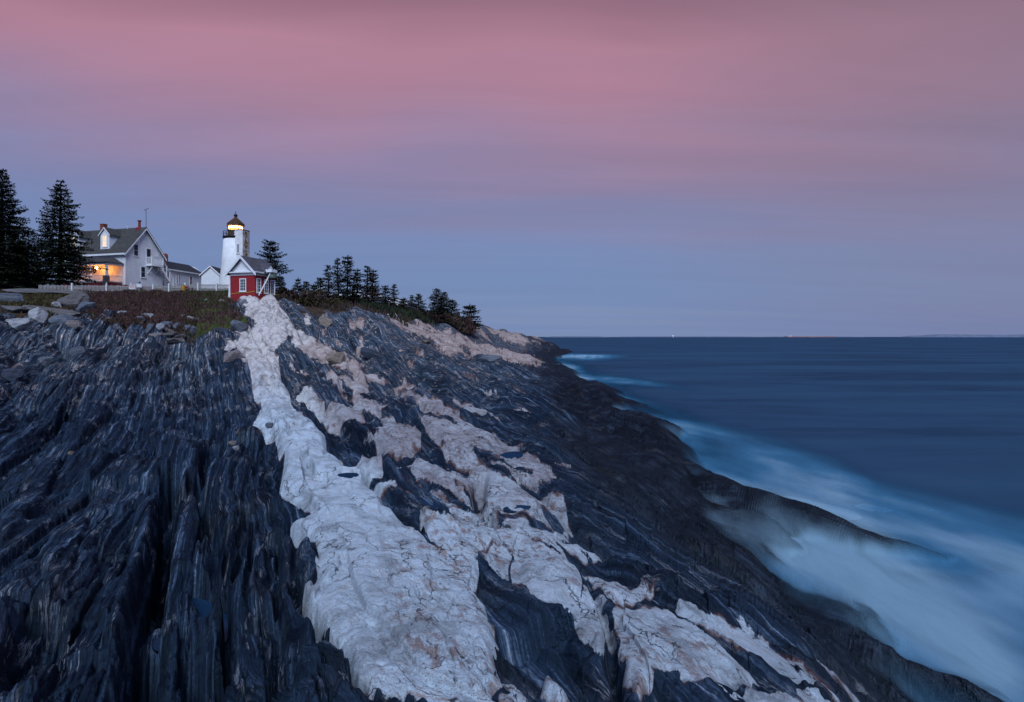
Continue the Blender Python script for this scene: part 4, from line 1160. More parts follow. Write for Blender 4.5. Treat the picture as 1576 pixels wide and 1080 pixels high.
# gable end: windows, door, balcony, stairs
window(house, 'x', 1.9, 5.3, 7.1, 0.75)
window(house, 'x', 3.2, 1.9, 3.6, 0.75)
dr = box('door', M_GLASS, house, -0.02, 0.04, 3.85, 4.62, 4.25, 6.75)
box('door_panel', M_CURT, dr, 0.04, 0.06, 3.95, 4.52, 4.3, 5.2)
m = MB(); m.box(0.0, 0.08, 3.72, 3.85, 4.25, 6.85); m.box(0.0, 0.08, 4.62, 4.75, 4.25, 6.85); m.box(0.0, 0.08, 3.85, 4.62, 6.75, 6.87); m.build('door_frame', M_TRIM, house)
bal = box('balcony', M_TRIM, house, 0.0, 1.3, 3.75, 5.9, 3.85, 4.2)
m = MB()
for y in np.arange(3.8, 5.95, 0.17): m.box(1.24, 1.28, y, y + 0.04, 4.2, 5.25)
for x in np.arange(0.1, 1.2, 0.17): m.box(x, x + 0.04, 3.77, 3.81, 4.2, 5.25)
tag(m.build('baluster', M_TRIM, bal), kind='stuff')
m = MB(); m.box(1.2, 1.32, 3.7, 5.95, 5.25, 5.33); m.box(0, 1.2, 3.74, 3.86, 5.25, 5.33); m.build('handrail', M_TRIM, bal)
for (x, y) in ((1.2, 3.72), (1.2, 5.85)): box('balcony_post', M_TRIM, bal, x, x + 0.13, y, y + 0.13, 4.2, 5.4)
for y in (4.1, 5.6):
    m = MB(); m.bar((0.03, y, 2.6), (1.2, y, 3.9), 0.13); m.build('brace', M_TRIM, bal)
st_ = thing("outside_stairs", "white open wooden staircase leading down from the gable balcony of the keeper's house", "stairs", HB, RZ)
y0s, y1s, z0s = 5.4, 8.6, 4.15
for k in range(13):
    f_ = k / 13
    box('tread', M_DECK, st_, 0.15, 1.15, y0s + (y1s - y0s) * f_, y0s + (y1s - y0s) * f_ + 0.3, z0s - 4.2 * f_ - 0.1, z0s - 4.2 * f_ - 0.04)
for x in (0.1, 1.2):
    m = MB(); m.bar((x, y0s, z0s - 0.1), (x, y1s, z0s - 4.3), 0.07, 0.28); m.build('stringer', M_TRIM, st_)
m = MB(); m.bar((1.2, 5.95, 5.15), (1.2, y1s + 0.1, 1.15), 0.07); m.bar((1.2, 5.95, 4.8), (1.2, y1s + 0.1, .8), 0.05); m.build('handrail', M_TRIM, st_)
for k in range(5):
    f_ = k / 4; yy_ = 6.0 + (y1s - 5.95) * f_
    box('rail_post', M_TRIM, st_, 1.16, 1.26, yy_, yy_ + 0.09, 4.1 - 4.1 * f_ - 0.6, 5.2 - 4.1 * f_)
m = MB(); m.lathe([(0.12, 0.5), (0.12, 1.0), (0.05, 1.05)], 8, 0.2, 2.4); m.build('meter_box', M_IRON, house)
# porch
por = box('porch_deck', M_DECK, house, -10.5, -0.6, -2.6, -0.06, 0.55, 0.75)
box('porch_skirt', M_DKRED, house, -10.45, -0.65, -2.52, -0.1, -1.2, 0.55)
box('porch_beam', M_TRIM, house, -10.6, -0.5, -2.7, -2.45, 3.35, 3.7)
box('porch_beam', M_TRIM, house, -0.75, -0.5, -2.45, -0.06, 3.35, 3.7)
m = MB()
e0, e1, yb = -10.9, -0.2, -3.0
m.v += [(e0, yb, 3.72), (e1, yb, 3.72), (e1, -0.05, 3.72), (e0, -0.05, 3.72), (e0 + 2.2, -0.05, 4.85), (e1 - 2.2, -0.05, 4.85)]
m.f += [(0, 1, 5, 4), (1, 2, 5), (3, 0, 4), (0, 3, 2, 1), (2, 3, 4, 5)]
m.build('porch_roof', M_ROOF, house)
box('porch_ceiling', M_INT, house, -10.5, -0.8, -2.4, -0.06, 3.5, 3.56)
for x in (-0.95, -0.68):
    box('column', M_TRIM, house, x, x + 0.18, -2.62, -2.44, 1.55, 3.35)
for x in (-4.2, -7.5, -10.4):
    box('column', M_TRIM, house, x, x + 0.22, -2.62, -2.42, 0.75, 3.35)
def railing(x0, x1, y0, y1, par):
    n = int(max(abs(x1 - x0), abs(y1 - y0)) / 0.16)
    m = MB()
    for k in range(n):
        f_ = (k + .5) / n; x = x0 + (x1 - x0) * f_; y = y0 + (y1 - y0) * f_
        m.box(x - 0.02, x + 0.02, y - 0.02, y + 0.02, 0.85, 1.6)
    tag(m.build('baluster', M_TRIM, par), kind='stuff')
    m = MB(); m.bar((x0, y0, 1.64), (x1, y1, 1.64), 0.1); m.bar((x0, y0, 0.84), (x1, y1, 0.84), 0.07); m.build('handrail', M_TRIM, par)
railing(-3.95, -1.0, -2.53, -2.53, por); railing(-7.2, -4.25, -2.53, -2.53, por); railing(-0.62, -0.62, -2.4, -0.1, por)
box('inner_wall', M_INT, house, -10.4, -0.62, -0.055, -0.012, 0.76, 3.5)
pil = thing("porch_pillar", "grey rubble stone pillar standing at the front corner of the lit porch", "pillar", HB, RZ)
ps = MB(); ps.box(-1.05, -0.45, -2.85, -2.66, -2.4, 1.6); ps.box(-1.05, -0.45, -2.66, -2.3, 0.78, 1.55); ps.build('pillar_core', M_STONE, pil)
rs = random.Random(3)
for k in range(16):
    zb = -2.3 + k * 0.245; off = rs.uniform(-0.05, 0.05)
    for (xa, xb) in ((-1.08, -0.78 + off), (-0.76 + off, -0.42)):
        box('stone', M_STONE, pil, xa, xb, -2.93 - rs.uniform(0, .05), -2.852, zb, zb + 0.22)
lamp = thing("porch_lamp", "bright warm lamp hanging under the porch ceiling beside the spruce", "lamp", HB, RZ)
m = MB(); m.lathe([(0.05, 2.75), (0.2, 2.85), (0.24, 3.05), (0.12, 3.2)], 10, -3.9, -1.7); m.build('globe', M_LAMP, lamp)
m = MB(); m.lathe([(0.13, 3.2), (0.03, 3.26), (0.03, 3.5)], 8, -3.9, -1.7); m.build('stem', M_IRON, lamp)
def point(name, loc, energy, col, r, par=None):
    d = bpy.data.lights.new(name, 'POINT'); d.energy = energy; d.color = col; d.shadow_soft_size = r
    o = link(bpy.data.objects.new(name, d), par); o.location = loc; return o
point("porch_light", (-3.9, -1.7, 2.6), 150, (1, 0.30, 0.045), 0.25, house)
m = MB()
for k in range(5): m.box(-6.9 - 0, -5.6, -3.0 - k * 0.32, -2.7 - k * 0.32, -1.2, 0.55 - k * 0.3)
ps = m.build('porch_steps', M_TRIM, house)

# ------------------------------------------------------------------ long low wing behind the house
R2 = -math.atan2(0.14, 0.99)
AB = Vector((-61.1, 100.0, 16.3))
wing = thing("long_white_shed", "long low white building with black roof behind the stairs of the keeper's house", "building", AB, R2)
m = MB(); m.prism([(-3.8, -2.5), (0, -2.5), (0, 3.35), (-1.9, 4.7), (-3.8, 3.35)], 'y', 0, 10.2); m.build('wall', M_WHITE, wing)
m = MB(); m.v += [(0.3, -0.3, 3.2), (0.3, 10.5, 3.2), (-1.9, -0.3, 4.9), (-1.9, 8.6, 4.9), (-4.1, 10.5, 3.2), (-4.1, -0.3, 3.2)]
m.f += [(0, 1, 3, 2), (1, 4, 3), (4, 5, 2, 3), (0, 2, 5), (0, 5, 4, 1)]
m.build('roof', M_ROOF2, wing)
box('fascia', M_TRIM, wing, 0.31, 0.36, -0.3, 10.5, 3.0, 3.24)
m = MB(); m.lathe([(0.42, 4.0), (0.42, 5.9), (0.36, 6.1), (0.15, 6.25)], 10, -1.9, 2.6); m.build('chimney', M_BRICK, wing)
window(wing, 'x', 0.9, 1.0, 2.9, 0.45, M_CURT)
for yw in (3.1, 3.75): window(wing, 'x', yw, 0.9, 2.6, 0.26, M_DKRED, bars=(1, 1), sill=False)
window(wing, 'x', 6.7, 0.8, 2.5, 0.55, simple_mat("reddish_curtain", (0.16, 0.06, 0.07), 0.6, 4, .4))

# small gabled shed
SB = Vector((-54.45, 106.0, 16.9))
shed = thing("small_white_shed", "small plain white gabled shed just left of the lighthouse foot", "shed", SB, math.radians(5.7))
m = MB(); m.prism([(-3.25, -3), (0, -3), (0, 2.15), (-1.62, 3.65), (-3.25, 2.15)], 'y', 0, 5.0); m.build('wall', M_WHITE, shed)
for x0, x1 in ((-1.62, 0.28), (-1.62, -3.53)):
    zf = lambda x: 3.72 - abs(x + 1.62) * 0.923
    m = MB(); m.prism([(x0, zf(x0)), (x1, zf(x1)), (x1, zf(x1) + 0.12), (x0, zf(x0) + 0.12)], 'y', -0.2, 5.2); m.build('roof', M_ROOF2, shed)
    m = MB(); m.prism([(x0, zf(x0) - 0.15), (x1, zf(x1) - 0.15), (x1, zf(x1) + 0.1), (x0, zf(x0) + 0.1)], 'y', -0.27, -0.2); m.build('rake_board', M_TRIM, shed)
window(shed, 'x', 2.4, 0.6, 1.85, 0.9, M_GLASS)

# ------------------------------------------------------------------ lighthouse
TB = Vector((-46.6, 96.0, 15.6))
tower = thing("lighthouse", "white tapering lighthouse tower with lit golden lantern and dark domed cap", "lighthouse", TB, 0)
hG = 8.55     # gallery height above the foot
m = MB(); m.lathe([(2.75, -3.0), (2.58, 0.0), (2.15, 4.2), (1.86, hG - 0.3)], 40); m.build('tower_wall', M_TOWER, tower, True)
m = MB(); m.lathe([(1.84, hG - 0.3), (1.95, hG - 0.12), (2.0, hG), (2.0, hG + 0.12)], 32); m.build('gallery_deck', M_IRON, tower)
m = MB(); m.lathe([(1.22, hG + 0.120), (1.22, hG + 1.080), (1.29, hG + 1.120), (1.29, hG + 1.184)], 12); m.build('lantern_wall', M_LITWALL, tower)
for k in range(12):
    a0 = 2 * math.pi * (k + 0.5) / 12; a1 = 2 * math.pi * (k + 1.5) / 12
    g = MB(); r = 1.20
    g.quad((r * math.cos(a0 + .03), r * math.sin(a0 + .03), hG + 1.200), (r * math.cos(a1 - .03), r * math.sin(a1 - .03), hG + 1.200), (r * math.cos(a1 - .03), r * math.sin(a1 - .03), hG + 1.920), (r * math.cos(a0 + .03), r * math.sin(a0 + .03), hG + 1.920))
    g.build('lantern_pane', M_CLEAR, tower)
    b = MB(); b.bar((1.22 * math.cos(a0), 1.22 * math.sin(a0), hG + 1.184), (1.22 * math.cos(a0), 1.22 * math.sin(a0), hG + 2.304), 0.07); b.build('mullion', M_IRON, tower)
m = MB(); m.lathe([(0.7, hG + 1.22), (0.95, hG + 1.35), (1.0, hG + 1.75), (0.95, hG + 2.15), (0.7, hG + 2.26)], 20); m.build('lens', M_LENS, tower, True)
m = MB(); m.lathe([(0.7, hG + 1.55), (1.03, hG + 1.62), (1.05, hG + 1.86), (0.7, hG + 1.93)], 20); m.build('lens_core', M_LAMP, tower, True)
m = MB(); m.lathe([(1.42, hG + 1.928), (1.37, hG + 2.384), (0.86, hG + 2.840), (0.42, hG + 3.240), (0.22, hG + 3.440), (0.2, hG + 3.560)], 12); m.build('cap', M_CAP, tower)
m = MB(); m.lathe([(0.1, hG + 3.520), (0.27, hG + 3.640), (0.33, hG + 3.800), (0.24, hG + 3.968), (0.06, hG + 4.040), (0.03, hG + 4.560)], 12); m.build('ball', M_IRON, tower, True)
for rz_ in (hG + 0.440, hG + 0.720, hG + 1.000):
    n_ = 24; gl = MB()
    for k in range(n_):
        a0 = 2 * math.pi * k / n_; a1 = 2 * math.pi * (k + 1) / n_
        gl.bar((1.92 * math.cos(a0), 1.92 * math.sin(a0), rz_), (1.92 * math.cos(a1), 1.92 * math.sin(a1), rz_), 0.045)
    gl.build('gallery_rail', M_IRON, tower)
for k in range(12):
    a0 = 2 * math.pi * (k + 0.3) / 12
    b = MB(); b.bar((1.92 * math.cos(a0), 1.92 * math.sin(a0), hG + 0.100), (1.92 * math.cos(a0), 1.92 * math.sin(a0), hG + 1.016), 0.05); b.build('rail_post', M_IRON, tower)
# square brick stair turret against the tower, weathered on its right side
tur = bpy.data.objects.new('stair_turret', None); link(tur, tower); tur.rotation_euler = (0, 0, RZ)
TT = hG + 1.0
box('turret_wall', M_TOWER, tur, 1.0, 2.66, -1.5, 0.1, -3, TT)
box('turret_side', M_WEATH2, tur, 2.664, 2.72, -1.46, 0.1, -3, TT - 0.02)
box('turret_cap', M_DECK, tur, 0.95, 2.78, -1.56, 0.1, TT, TT + 0.1)
# lichen bloom on the weathered side
m = MB(); rs = random.Random(5)
for k in range(70):
    z = rs.uniform(2.5, TT - 0.5); y = -0.75 + rs.gauss(0, 0.16)
    m.box(2.722, 2.74, y - 0.08, y + 0.10, z, z + rs.uniform(0.1, 0.4))
tag(m.build('lichen', M_LICH, tur), kind='stuff')
g_ = window(tur, 'y', 1.83, 5.75, 7.15, 0.42, M_CURT, out=-1.5, sgn=-1, bars=(1, 1))
for g2_ in kids(g_):            # keep the pieces no deeper than a sub-part
    g2_.parent = tur
point("beacon_light", (0, 0, hG + 1.7), 260, (1, 0.45, 0.12), 0.3, tower)

# ------------------------------------------------------------------ red bell house
BB = Vector((-30.7, 68.0, 12.05))
bell = thing("bell_house", "small red brick bell house with white gable on the granite crest", "building", BB, RZ)
WX_, DY_, WH = 3.55, 3.6, 2.82
box('wall', M_RED, bell, -WX_, 0, 0, DY_, -2.2, WH)
m = MB(); m.box(-WX_ - 0.05, 0.05, -0.05, DY_ + 0.05, WH, WH + 0.30); m.build('frieze', M_TRIM, bell)
m = MB(); m.box(-WX_ - 0.34, 0.34, -0.34, DY_ + 0.34, WH + 0.30, WH + 0.44); m.build('cornice', M_TRIM, bell)
pk = 5.05; hx = -WX_ / 2; base = WH + 0.44
m = MB(); m.prism([(-WX_ - 0.02, base), (0.02, base), (hx, pk - 0.12)], 'y', 0.0, DY_); m.build('gable', M_TRIM, bell)
slb = (pk - base) / (WX_ / 2 + 0.05)
for s_ in (-1, 1):
    xo = hx + s_ * (WX_ / 2 + 0.42)
    zf = lambda x: pk - abs(x - hx) * slb
    m = MB(); m.prism([(hx, zf(hx)), (xo, zf(xo)), (xo, zf(xo) + 0.14), (hx, zf(hx) + 0.14)], 'y', -0.36, DY_ + 0.36); m.build('roof', M_ROOF3, bell)
    m = MB(); m.prism([(hx, zf(hx) - 0.2), (xo, zf(xo) - 0.2), (xo, zf(xo) + 0.12), (hx, zf(hx) + 0.12)], 'y', -0.44, -0.361); m.build('rake_board', M_TRIM, bell)
fx = -WX_ + 1.75
window(bell, 'y', -1.72, 1.0, 2.35, 0.72, M_GLASS, bars=(3, 4), sgn=-1, fw=0.11)
for yc in (0.62, 1.95, 3.05):
    window(bell, 'x', yc, 0.85, 2.4, 0.55, M_GLASS, bars=(2, 4), fw=0.1)
# cross gable over the bell with a boxed beam, the bell hanging from it
m = MB(); m.prism([(1.35, base - 0.05), (3.05, base - 0.05), (2.2, 4.35)], 'x', -1.2, 0.42); cg = m.build('cross_gable', M_TRIM, bell)
for s_ in (-1, 1):
    m = MB(); m.prism([(2.2, 4.38), (2.2 + s_ * 1.05, base - 0.12), (2.2 + s_ * 1.05, base + 0.0), (2.2, 4.50)], 'x', -1.4, 0.5); m.build('cross_gable_roof', M_ROOF3, bell)
m = MB(); m.box(0.43, 1.3, 1.3, 2.3, 3.28, 3.62); m.build('bell_beam', M_TRIM, bell)
m = MB(); m.bar((0.95, 1.6, 3.3), (0.05, 0.55, 0.45), 0.13); m.build('strut', M_TRIM, bell)
m = MB(); m.bar((1.0, 2.2, 2.4), (0.6, 2.7, 0.6), 0.14); m.build('strut', M_TRIM, bell)
bl = thing("fog_bell", "green bronze fog bell hanging below the white beam on the red bell house", "bell", BB, RZ)
m = MB(); m.lathe([(0.60, 2.58), (0.57, 2.68), (0.45, 2.95), (0.38, 3.15), (0.2, 3.25), (0.06, 3.30)], 20, 0.95, 1.9); m.build('bell_body', M_GREEN, bl, True)
m = MB(); m.lathe([(0.09, 2.45), (0.05, 2.6), (0.03, 2.9)], 8, 0.95, 1.9); m.build('clapper', M_IRON, bl)
but = thing("wooden_buttress", "slanting white board leaning on the left corner of the red bell house", "board", BB, RZ)
m = MB(); m.prism([(-WX_ - 0.45, -1.2), (-WX_ - 0.05, -1.2), (-WX_ - 0.05, 2.75), (-WX_ - 0.16, 2.75)], 'y', 0.02, 0.32); m.build('board_face', M_TRIM, but)
tape = thing("caution_tape", "yellow caution tape strung round the red bell house", "tape", BB, RZ)
m = MB(); 
def strip(m, pts, w=0.05):
    for a, b in zip(pts[:-1], pts[1:]):
        m.quad((a[0], a[1], a[2]), (b[0], b[1], b[2]), (b[0], b[1], b[2] + w), (a[0], a[1], a[2] + w))
strip(m, [(-WX_, -0.03, 0.62), (-2.4, -0.04, 0.7), (-1.2, -0.05, 0.72), (0.03, -0.06, 0.86)])
m.build('front_strip', M_YEL, tape)
m = MB(); strip(m, [(0.1, 0.3, 0.8), (0.28, 0.9, 0.92), (0.5, 2.0, 0.78), (0.55, 3.3, 0.65), (0.3, 4.0, 0.75)]); m.build('side_strip', M_YEL, tape)

# ------------------------------------------------------------------ picket fence
FP = [(60, 75.0), (160, 78.5), (240, 80.5), (300, 83.0), (356, 85.5)]
fence = thing("picket_fence", "weathered grey picket fence running from the spruces to the bell house", "fence", (0, 0, 0))
fpts = [loc_px(px, Y) for px, Y in FP]
m0 = MB(); m0.box(-0.045, 0.045, -0.012, 0.012, 0.02, 1.08); m0.v[4:8] = [(-0.045, -0.012, 1.02), (0.045, -0.012, 1.02), (0.045, 0.012, 1.02), (-0.045, 0.012, 1.02)]
pk_me = m0.mesh('picket', M_FENCE)
pm = MB(); pm.box(-0.09, 0.09, -0.09, 0.09, -0.4, 1.2); post_me = pm.mesh('fence_post', M_POST)
n_pick = 0
rs = random.Random(9)
for a, b in zip(fpts[:-1], fpts[1:]):
    L = (b.xy - a.xy).length; ang = math.atan2(b.y - a.y, b.x - a.x)
    n = int(L / 0.145)
    for k in range(n):
        f_ = k / n; x = a.x + (b.x - a.x) * f_; y = a.y + (b.y - a.y) * f_
        o = link(bpy.data.objects.new('picket', pk_me), fence)
        o.location = (x, y, a.z + (b.z - a.z) * f_ - 0.02); o.rotation_euler = (0, rs.uniform(-0.02, 0.02), ang); o.scale.z = rs.uniform(0.94, 1.04)
        n_pick += 1
    for hz_ in (0.3, 0.85):
        r = MB(); r.bar((a.x, a.y + 0.06, a.z + hz_), (b.x, b.y + 0.06, b.z + hz_), 0.04, 0.09); r.build('rail', M_FENCE, fence)
for px in (112, 165, 203, 236.6, 261, 285.8, 305.5, 334):
    Y = np.interp(px, [p[0] for p in FP], [p[1] for p in FP])
    o = link(bpy.data.objects.new('fence_post', post_me), fence); o.location = loc_px(px, Y); o.location.y -= 0.12
print("pickets", n_pick)

# little things along the fence
def sign(px, Y, w, h, z0, label, red=True):
    p = loc_px(px, Y)
    t_ = thing("warning_sign", label, "sign", p)
    b = box('board', M_POST, t_, -w / 2, w / 2, -0.02, 0.02, z0, z0 + h)
    if red:
        m = MB()
        for k, zz_ in enumerate((0.80, 0.62, 0.50, 0.38, 0.2)):
            n_ = (7, 12, 11, 12, 8)[k]; x = -w / 2 * 0.82
            rr = random.Random(k)
            for q in range(n_):
                lw = w * 0.82 / n_ * rr.uniform(0.5, 0.85)
                m.box(x, x + lw, -0.026, -0.021, z0 + h * zz_, z0 + h * zz_ + (0.09 if k == 0 else 0.045)); x += w * 0.82 / n_
        m.build('lettering', M_REDP, b)
    box('stake', M_FENCE, t_, -0.04, 0.04, 0.02, 0.07, -0.4, z0 + h * 0.8)
sign(203.5, 77.4, 0.85, 0.62, 0.45, "white warning board with red lettering standing before the picket fence")
sign(214, 79.4, 0.72, 0.5, 0.6, "plain grey board on a stake beside the warning board with red lettering", False)
p = loc_px(277, 81.0); t_ = thing("barrel", "ochre yellow barrel standing behind the picket fence", "barrel", p + Vector((0, 0.8, 0)))
m = MB(); m.lathe([(0.26, 0), (0.28, 0.25), (0.28, 0.75), (0.25, 1.0)], 14); m.build('barrel_body', M_BARREL, t_, True)
m = MB(); m.lathe([(0.27, 1.0), (0.27, 1.05)], 14); m.build('lid', M_IRON, t_)
p = loc_px(282.5, 81.5); t_ = thing("fuel_can", "small red container standing next to the yellow barrel", "container", p + Vector((0, 0.8, 0)))
m = MB(); m.prism([(-0.2, 0), (0.2, 0), (0.2, 0.6), (0.08, 0.8), (-0.2, 0.8)], 'y', -0.12, 0.12); m.build('can_body', M_REDP, t_)
m = MB(); m.bar((0.1, 0, 0.72), (0.28, 0, 0.9), 0.07); m.build('spout', M_IRON, t_)
p = loc_px(291, 80.6); t_ = thing("low_table", "low dark bench standing in the grass before the fence", "bench", p)
box('seat', M_WEATH, t_, -0.55, 0.55, -0.2, 0.2, 0.38, 0.46)
for x in (-0.45, 0.37): box('leg', M_WEATH, t_, x, x + 0.08, -0.15, 0.15, -0.1, 0.38)
p = loc_px(164, 75.5); t_ = thing("marker_post", "thin pale stake standing in the brown heath before the stone pillar", "stake", p)
m = MB(); m.bar((0, 0, -0.3), (0.02, 0, 1.5), 0.06); m.build('stake', M_POST, t_); box('tape_band', M_YEL, t_, -0.045, 0.045, -0.045, 0.045, 0.75, 0.83)
# two blue chairs under the trees
def chair(px, Y, rz, label):
    t_ = thing("lawn_chair", label, "chair", loc_px(px, Y) , rz, "blue chairs under the spruces")
    box('seat', M_BLUE, t_, -0.3, 0.3, -0.3, 0.25, 0.38, 0.43)
    m = MB(); m.prism([(0.2, 0.4), (0.26, 0.4), (0.48, 1.15), (0.42, 1.15)], 'x', -0.3, 0.3); m.build('backrest', M_BLUE, t_)
    for x in (-0.34, 0.3):
        box('armrest', M_BLUE, t_, x, x + 0.06, -0.3, 0.3, 0.6, 0.64)
        for y in (-0.28, 0.2): box('leg', M_BLUE, t_, x, x + 0.05, y, y + 0.05, -0.2, 0.6)
chair(580.5, 92.5, 0.4, "left one of two blue chairs at the edge of the trees")
chair(586, 92.8, 0.1, "right one of two blue chairs at the edge of the trees")

# ------------------------------------------------------------------ trees
def needle_mat(name, c0, c1):
    m, N = mat_new(name)
    pos = N.n('ShaderNodeTexCoord').outputs['Object']
    rnd = N.n('ShaderNodeNewGeometry').outputs['Random Per Island']
    f = N.math('ADD', N.math('MULTIPLY', N.noise(pos, 1.2, 4, 0.6), 0.6), N.math('MULTIPLY', rnd, 0.4))
    c = N.ramp(f, [(0.3, c0 + (1,)), (0.7, c1 + (1,))])
    principled(N, c, 0.85, **{'Specular IOR Level': 0.2})
    return m
M_NEED = needle_mat("spruce_needles", (0.010, 0.015, 0.010), (0.036, 0.046, 0.022))
M_NEED2 = needle_mat("young_spruce_needles", (0.014, 0.022, 0.012), (0.045, 0.060, 0.028))
M_NEED3 = needle_mat("thin_brownish_needles", (0.028, 0.024, 0.016), (0.075, 0.062, 0.038))
M_HEATH = needle_mat("russet_heath", (0.030, 0.014, 0.014), (0.105, 0.055, 0.048))
M_SHRUB = needle_mat("olive_shrub", (0.022, 0.019, 0.009), (0.085, 0.066, 0.026))
M_SHRUB2 = needle_mat("brown_shrub", (0.026, 0.017, 0.013), (0.080, 0.052, 0.038))

def crown_mesh(name, h, R, seed, mat, levels=None, low=0.06, gap=0.0, shape=0.85, droop=0.25, tw=1.0, dens=1.0, top_r=0.0):
    """needled branches in whorls round an axis: many small sprays, gaps between tiers"""
    r = random.Random(seed)
    v = []; f = []
    def leaf(p, d, w, up=0.0):
        d = Vector(d); L = d.length
        if L < 1e-4: return
        s = d.cross(Vector((r.uniform(-.3, .3), r.uniform(-.3, .3), 1)))
        if s.length < 1e-4: return
        s.normalize(); s *= w
        q = Vector(p); i = len(v)
        m_ = q + d * 0.45 + Vector((0, 0, up))
        v.extend([tuple(q - s * 0.25), tuple(m_ + s), tuple(q + d), tuple(m_ - s)])
        f.append((i, i + 1, i + 2, i + 3))
    levels = levels or int(h * 2.6)
    for k in range(levels):
        t_ = (k + r.uniform(-0.3, 0.3)) / levels
        z = h * (low + (1 - low) * max(0, min(1, t_)))
        fr_ = (1 - t_)
        prof = (fr_ ** shape) * R + 0.12
        if top_r: prof = R * math.sqrt(max(0.02, 1 - ((t_ - 0.45) / 0.58) ** 2)) * (0.55 + 0.45 * fr_)
        prof *= r.uniform(0.72, 1.12)
        if t_ < 0.10: prof *= 0.72 + 2.5 * t_
        nb_ = max(4, int((4 + 3.2 * prof) * dens))
        a0 = r.random() * 6.28
        for b in range(nb_):
            if r.random() < gap: continue
            a = a0 + 6.283 * b / nb_ + r.uniform(-0.3, 0.3)
            L = prof * r.uniform(0.62, 1.15)
            dx, dy = math.cos(a), math.sin(a)
            zb = z + r.uniform(-0.15, 0.15)
            rise = 0.28 * L if t_ > 0.6 else 0.06 * L
            def P(u):
                return Vector((dx * L * u, dy * L * u, zb + rise * u - droop * L * u * u * (1.2 - t_) + 0.07 * L * max(0, u - 0.75) * 4))
            n_ = max(3, int(L / 0.26))
            for q in range(n_):
                u = (q + 0.6) / n_
                if u < 0.18 and L > 1.2: continue
                p = P(u)
                tl = (0.34 + 0.34 * (1 - u) * min(L, 2.5)) * tw * r.uniform(0.7, 1.2)
                for sgn in (-1, 1):
                    ang = a + sgn * r.uniform(0.7, 1.1)
                    leaf(p, (math.cos(ang) * tl, math.sin(ang) * tl, -0.10 * tl + r.uniform(-.12, .05)), 0.10 * tw, 0.02)
                    if r.random() < 0.7:
                        leaf(p + Vector((math.cos(ang), math.sin(ang), -0.1)) * tl * 0.4, (math.cos(ang + sgn * .5) * tl * .5, math.sin(ang + sgn * .5) * tl * .5, r.uniform(-.25, -.02)), 0.085 * tw)
                if r.random() < 0.75: leaf(p, (dx * 0.32, dy * 0.32, r.uniform(-0.05, 0.22)), 0.09 * tw)
                if r.random() < 0.6: leaf(p, (r.uniform(-.2, .2), r.uniform(-.2, .2), -0.30 * tw), 0.08 * tw)
    for k in range(10):
        leaf((0, 0, h * 0.97 - k * 0.07), (r.uniform(-.12, .12), r.uniform(-.12, .12), 0.25), 0.05)
    me = bpy.data.meshes.new(name); me.from_pydata(v, [], f); me.materials.append(mat); me.update()
    return me

def limbs_mesh(name, h, R, seed, low, n, shape, base_r):
    m = MB(); r = random.Random(seed)
    m.tube([(0, 0, -0.6), (0, 0, 0.15), (r.uniform(-.05, .05), 0, h * 0.3), (0, r.uniform(-.05, .05), h * 0.65), (0, 0, h * 0.98)], [base_r * 1.35, base_r, base_r * 0.75, base_r * 0.42, 0.02], 8)
    tr_ = m.mesh('trunk', M_BARK)
    m = MB()
    for k in range(n):
        t_ = low + (0.95 - low) * k / n
        L = R * ((1 - t_) ** shape) * r.uniform(0.6, 0.95); a = r.random() * 6.283
        p0 = (0, 0, h * t_); p1 = (math.cos(a) * L * 0.6, math.sin(a) * L * 0.6, h * t_ - 0.02 * L); p2 = (math.cos(a) * L, math.sin(a) * L, h * t_ - 0.14 * L)
        m.tube([p0, p1, p2], [0.05 + 0.02 * L * .3, 0.03, 0.01], 4, False)
    return tr_, m.mesh('branches', M_BARK)

KINDS = {
    'big1': dict(h=16.6, R=4.9, seed=1, mat=M_NEED, low=0.07, gap=0.05, shape=0.80, droop=0.24, dens=1.05, tw=1.15),
    'big2': dict(h=14.6, R=4.6, seed=2, mat=M_NEED, low=0.08, gap=0.06, shape=0.74, droop=0.22, dens=1.0, tw=1.1),
    'bushy': dict(h=9.0, R=3.6, seed=3, mat=M_NEED, low=0.02, gap=0.05, shape=0.62, droop=0.15, dens=1.1, tw=1.1),
    'pine': dict(h=8.8, R=2.9, seed=4, mat=M_NEED, low=0.10, gap=0.12, shape=0.5, droop=0.05, dens=1.15, tw=1.0, top_r=1),
    'slim1': dict(h=7.0, R=1.25, seed=5, mat=M_NEED3, low=0.12, gap=0.14, shape=0.6, droop=0.1, dens=1.15, tw=0.85),
    'slim2': dict(h=6.5, R=1.5, seed=6, mat=M_NEED, low=0.06, gap=0.10, shape=0.6, droop=0.1, dens=1.3, tw=0.9),
    'young1': dict(h=4.5, R=1.7, seed=7, mat=M_NEED2, low=0.02, gap=0.08, shape=0.85, droop=0.1, dens=1.5, tw=0.9),
    'young2': dict(h=5.5, R=2.2, seed=8, mat=M_NEED, low=0.02, gap=0.08, shape=0.75, droop=0.1, dens=1.5, tw=0.95),
    'round': dict(h=4.4, R=1.7, seed=9, mat=M_NEED2, low=0.1, gap=0.10, shape=0.5, droop=0.05, dens=1.6, tw=0.9, top_r=1),
}
TM = {}
for k, d in KINDS.items():
    dd = dict(d)
    TM[k] = (crown_mesh('crown', dd.pop('h'), dd.pop('R'), dd.pop('seed'), dd.pop('mat'), **dd),) + limbs_mesh(k, d['h'], d['R'], d['seed'] + 50, d['low'] + 0.04, int(d['h'] * 3), d['shape'], 0.028 * d['h'] if k.startswith('big') else 0.020 * d['h'])
    print(k, len(TM[k][0].polygons))

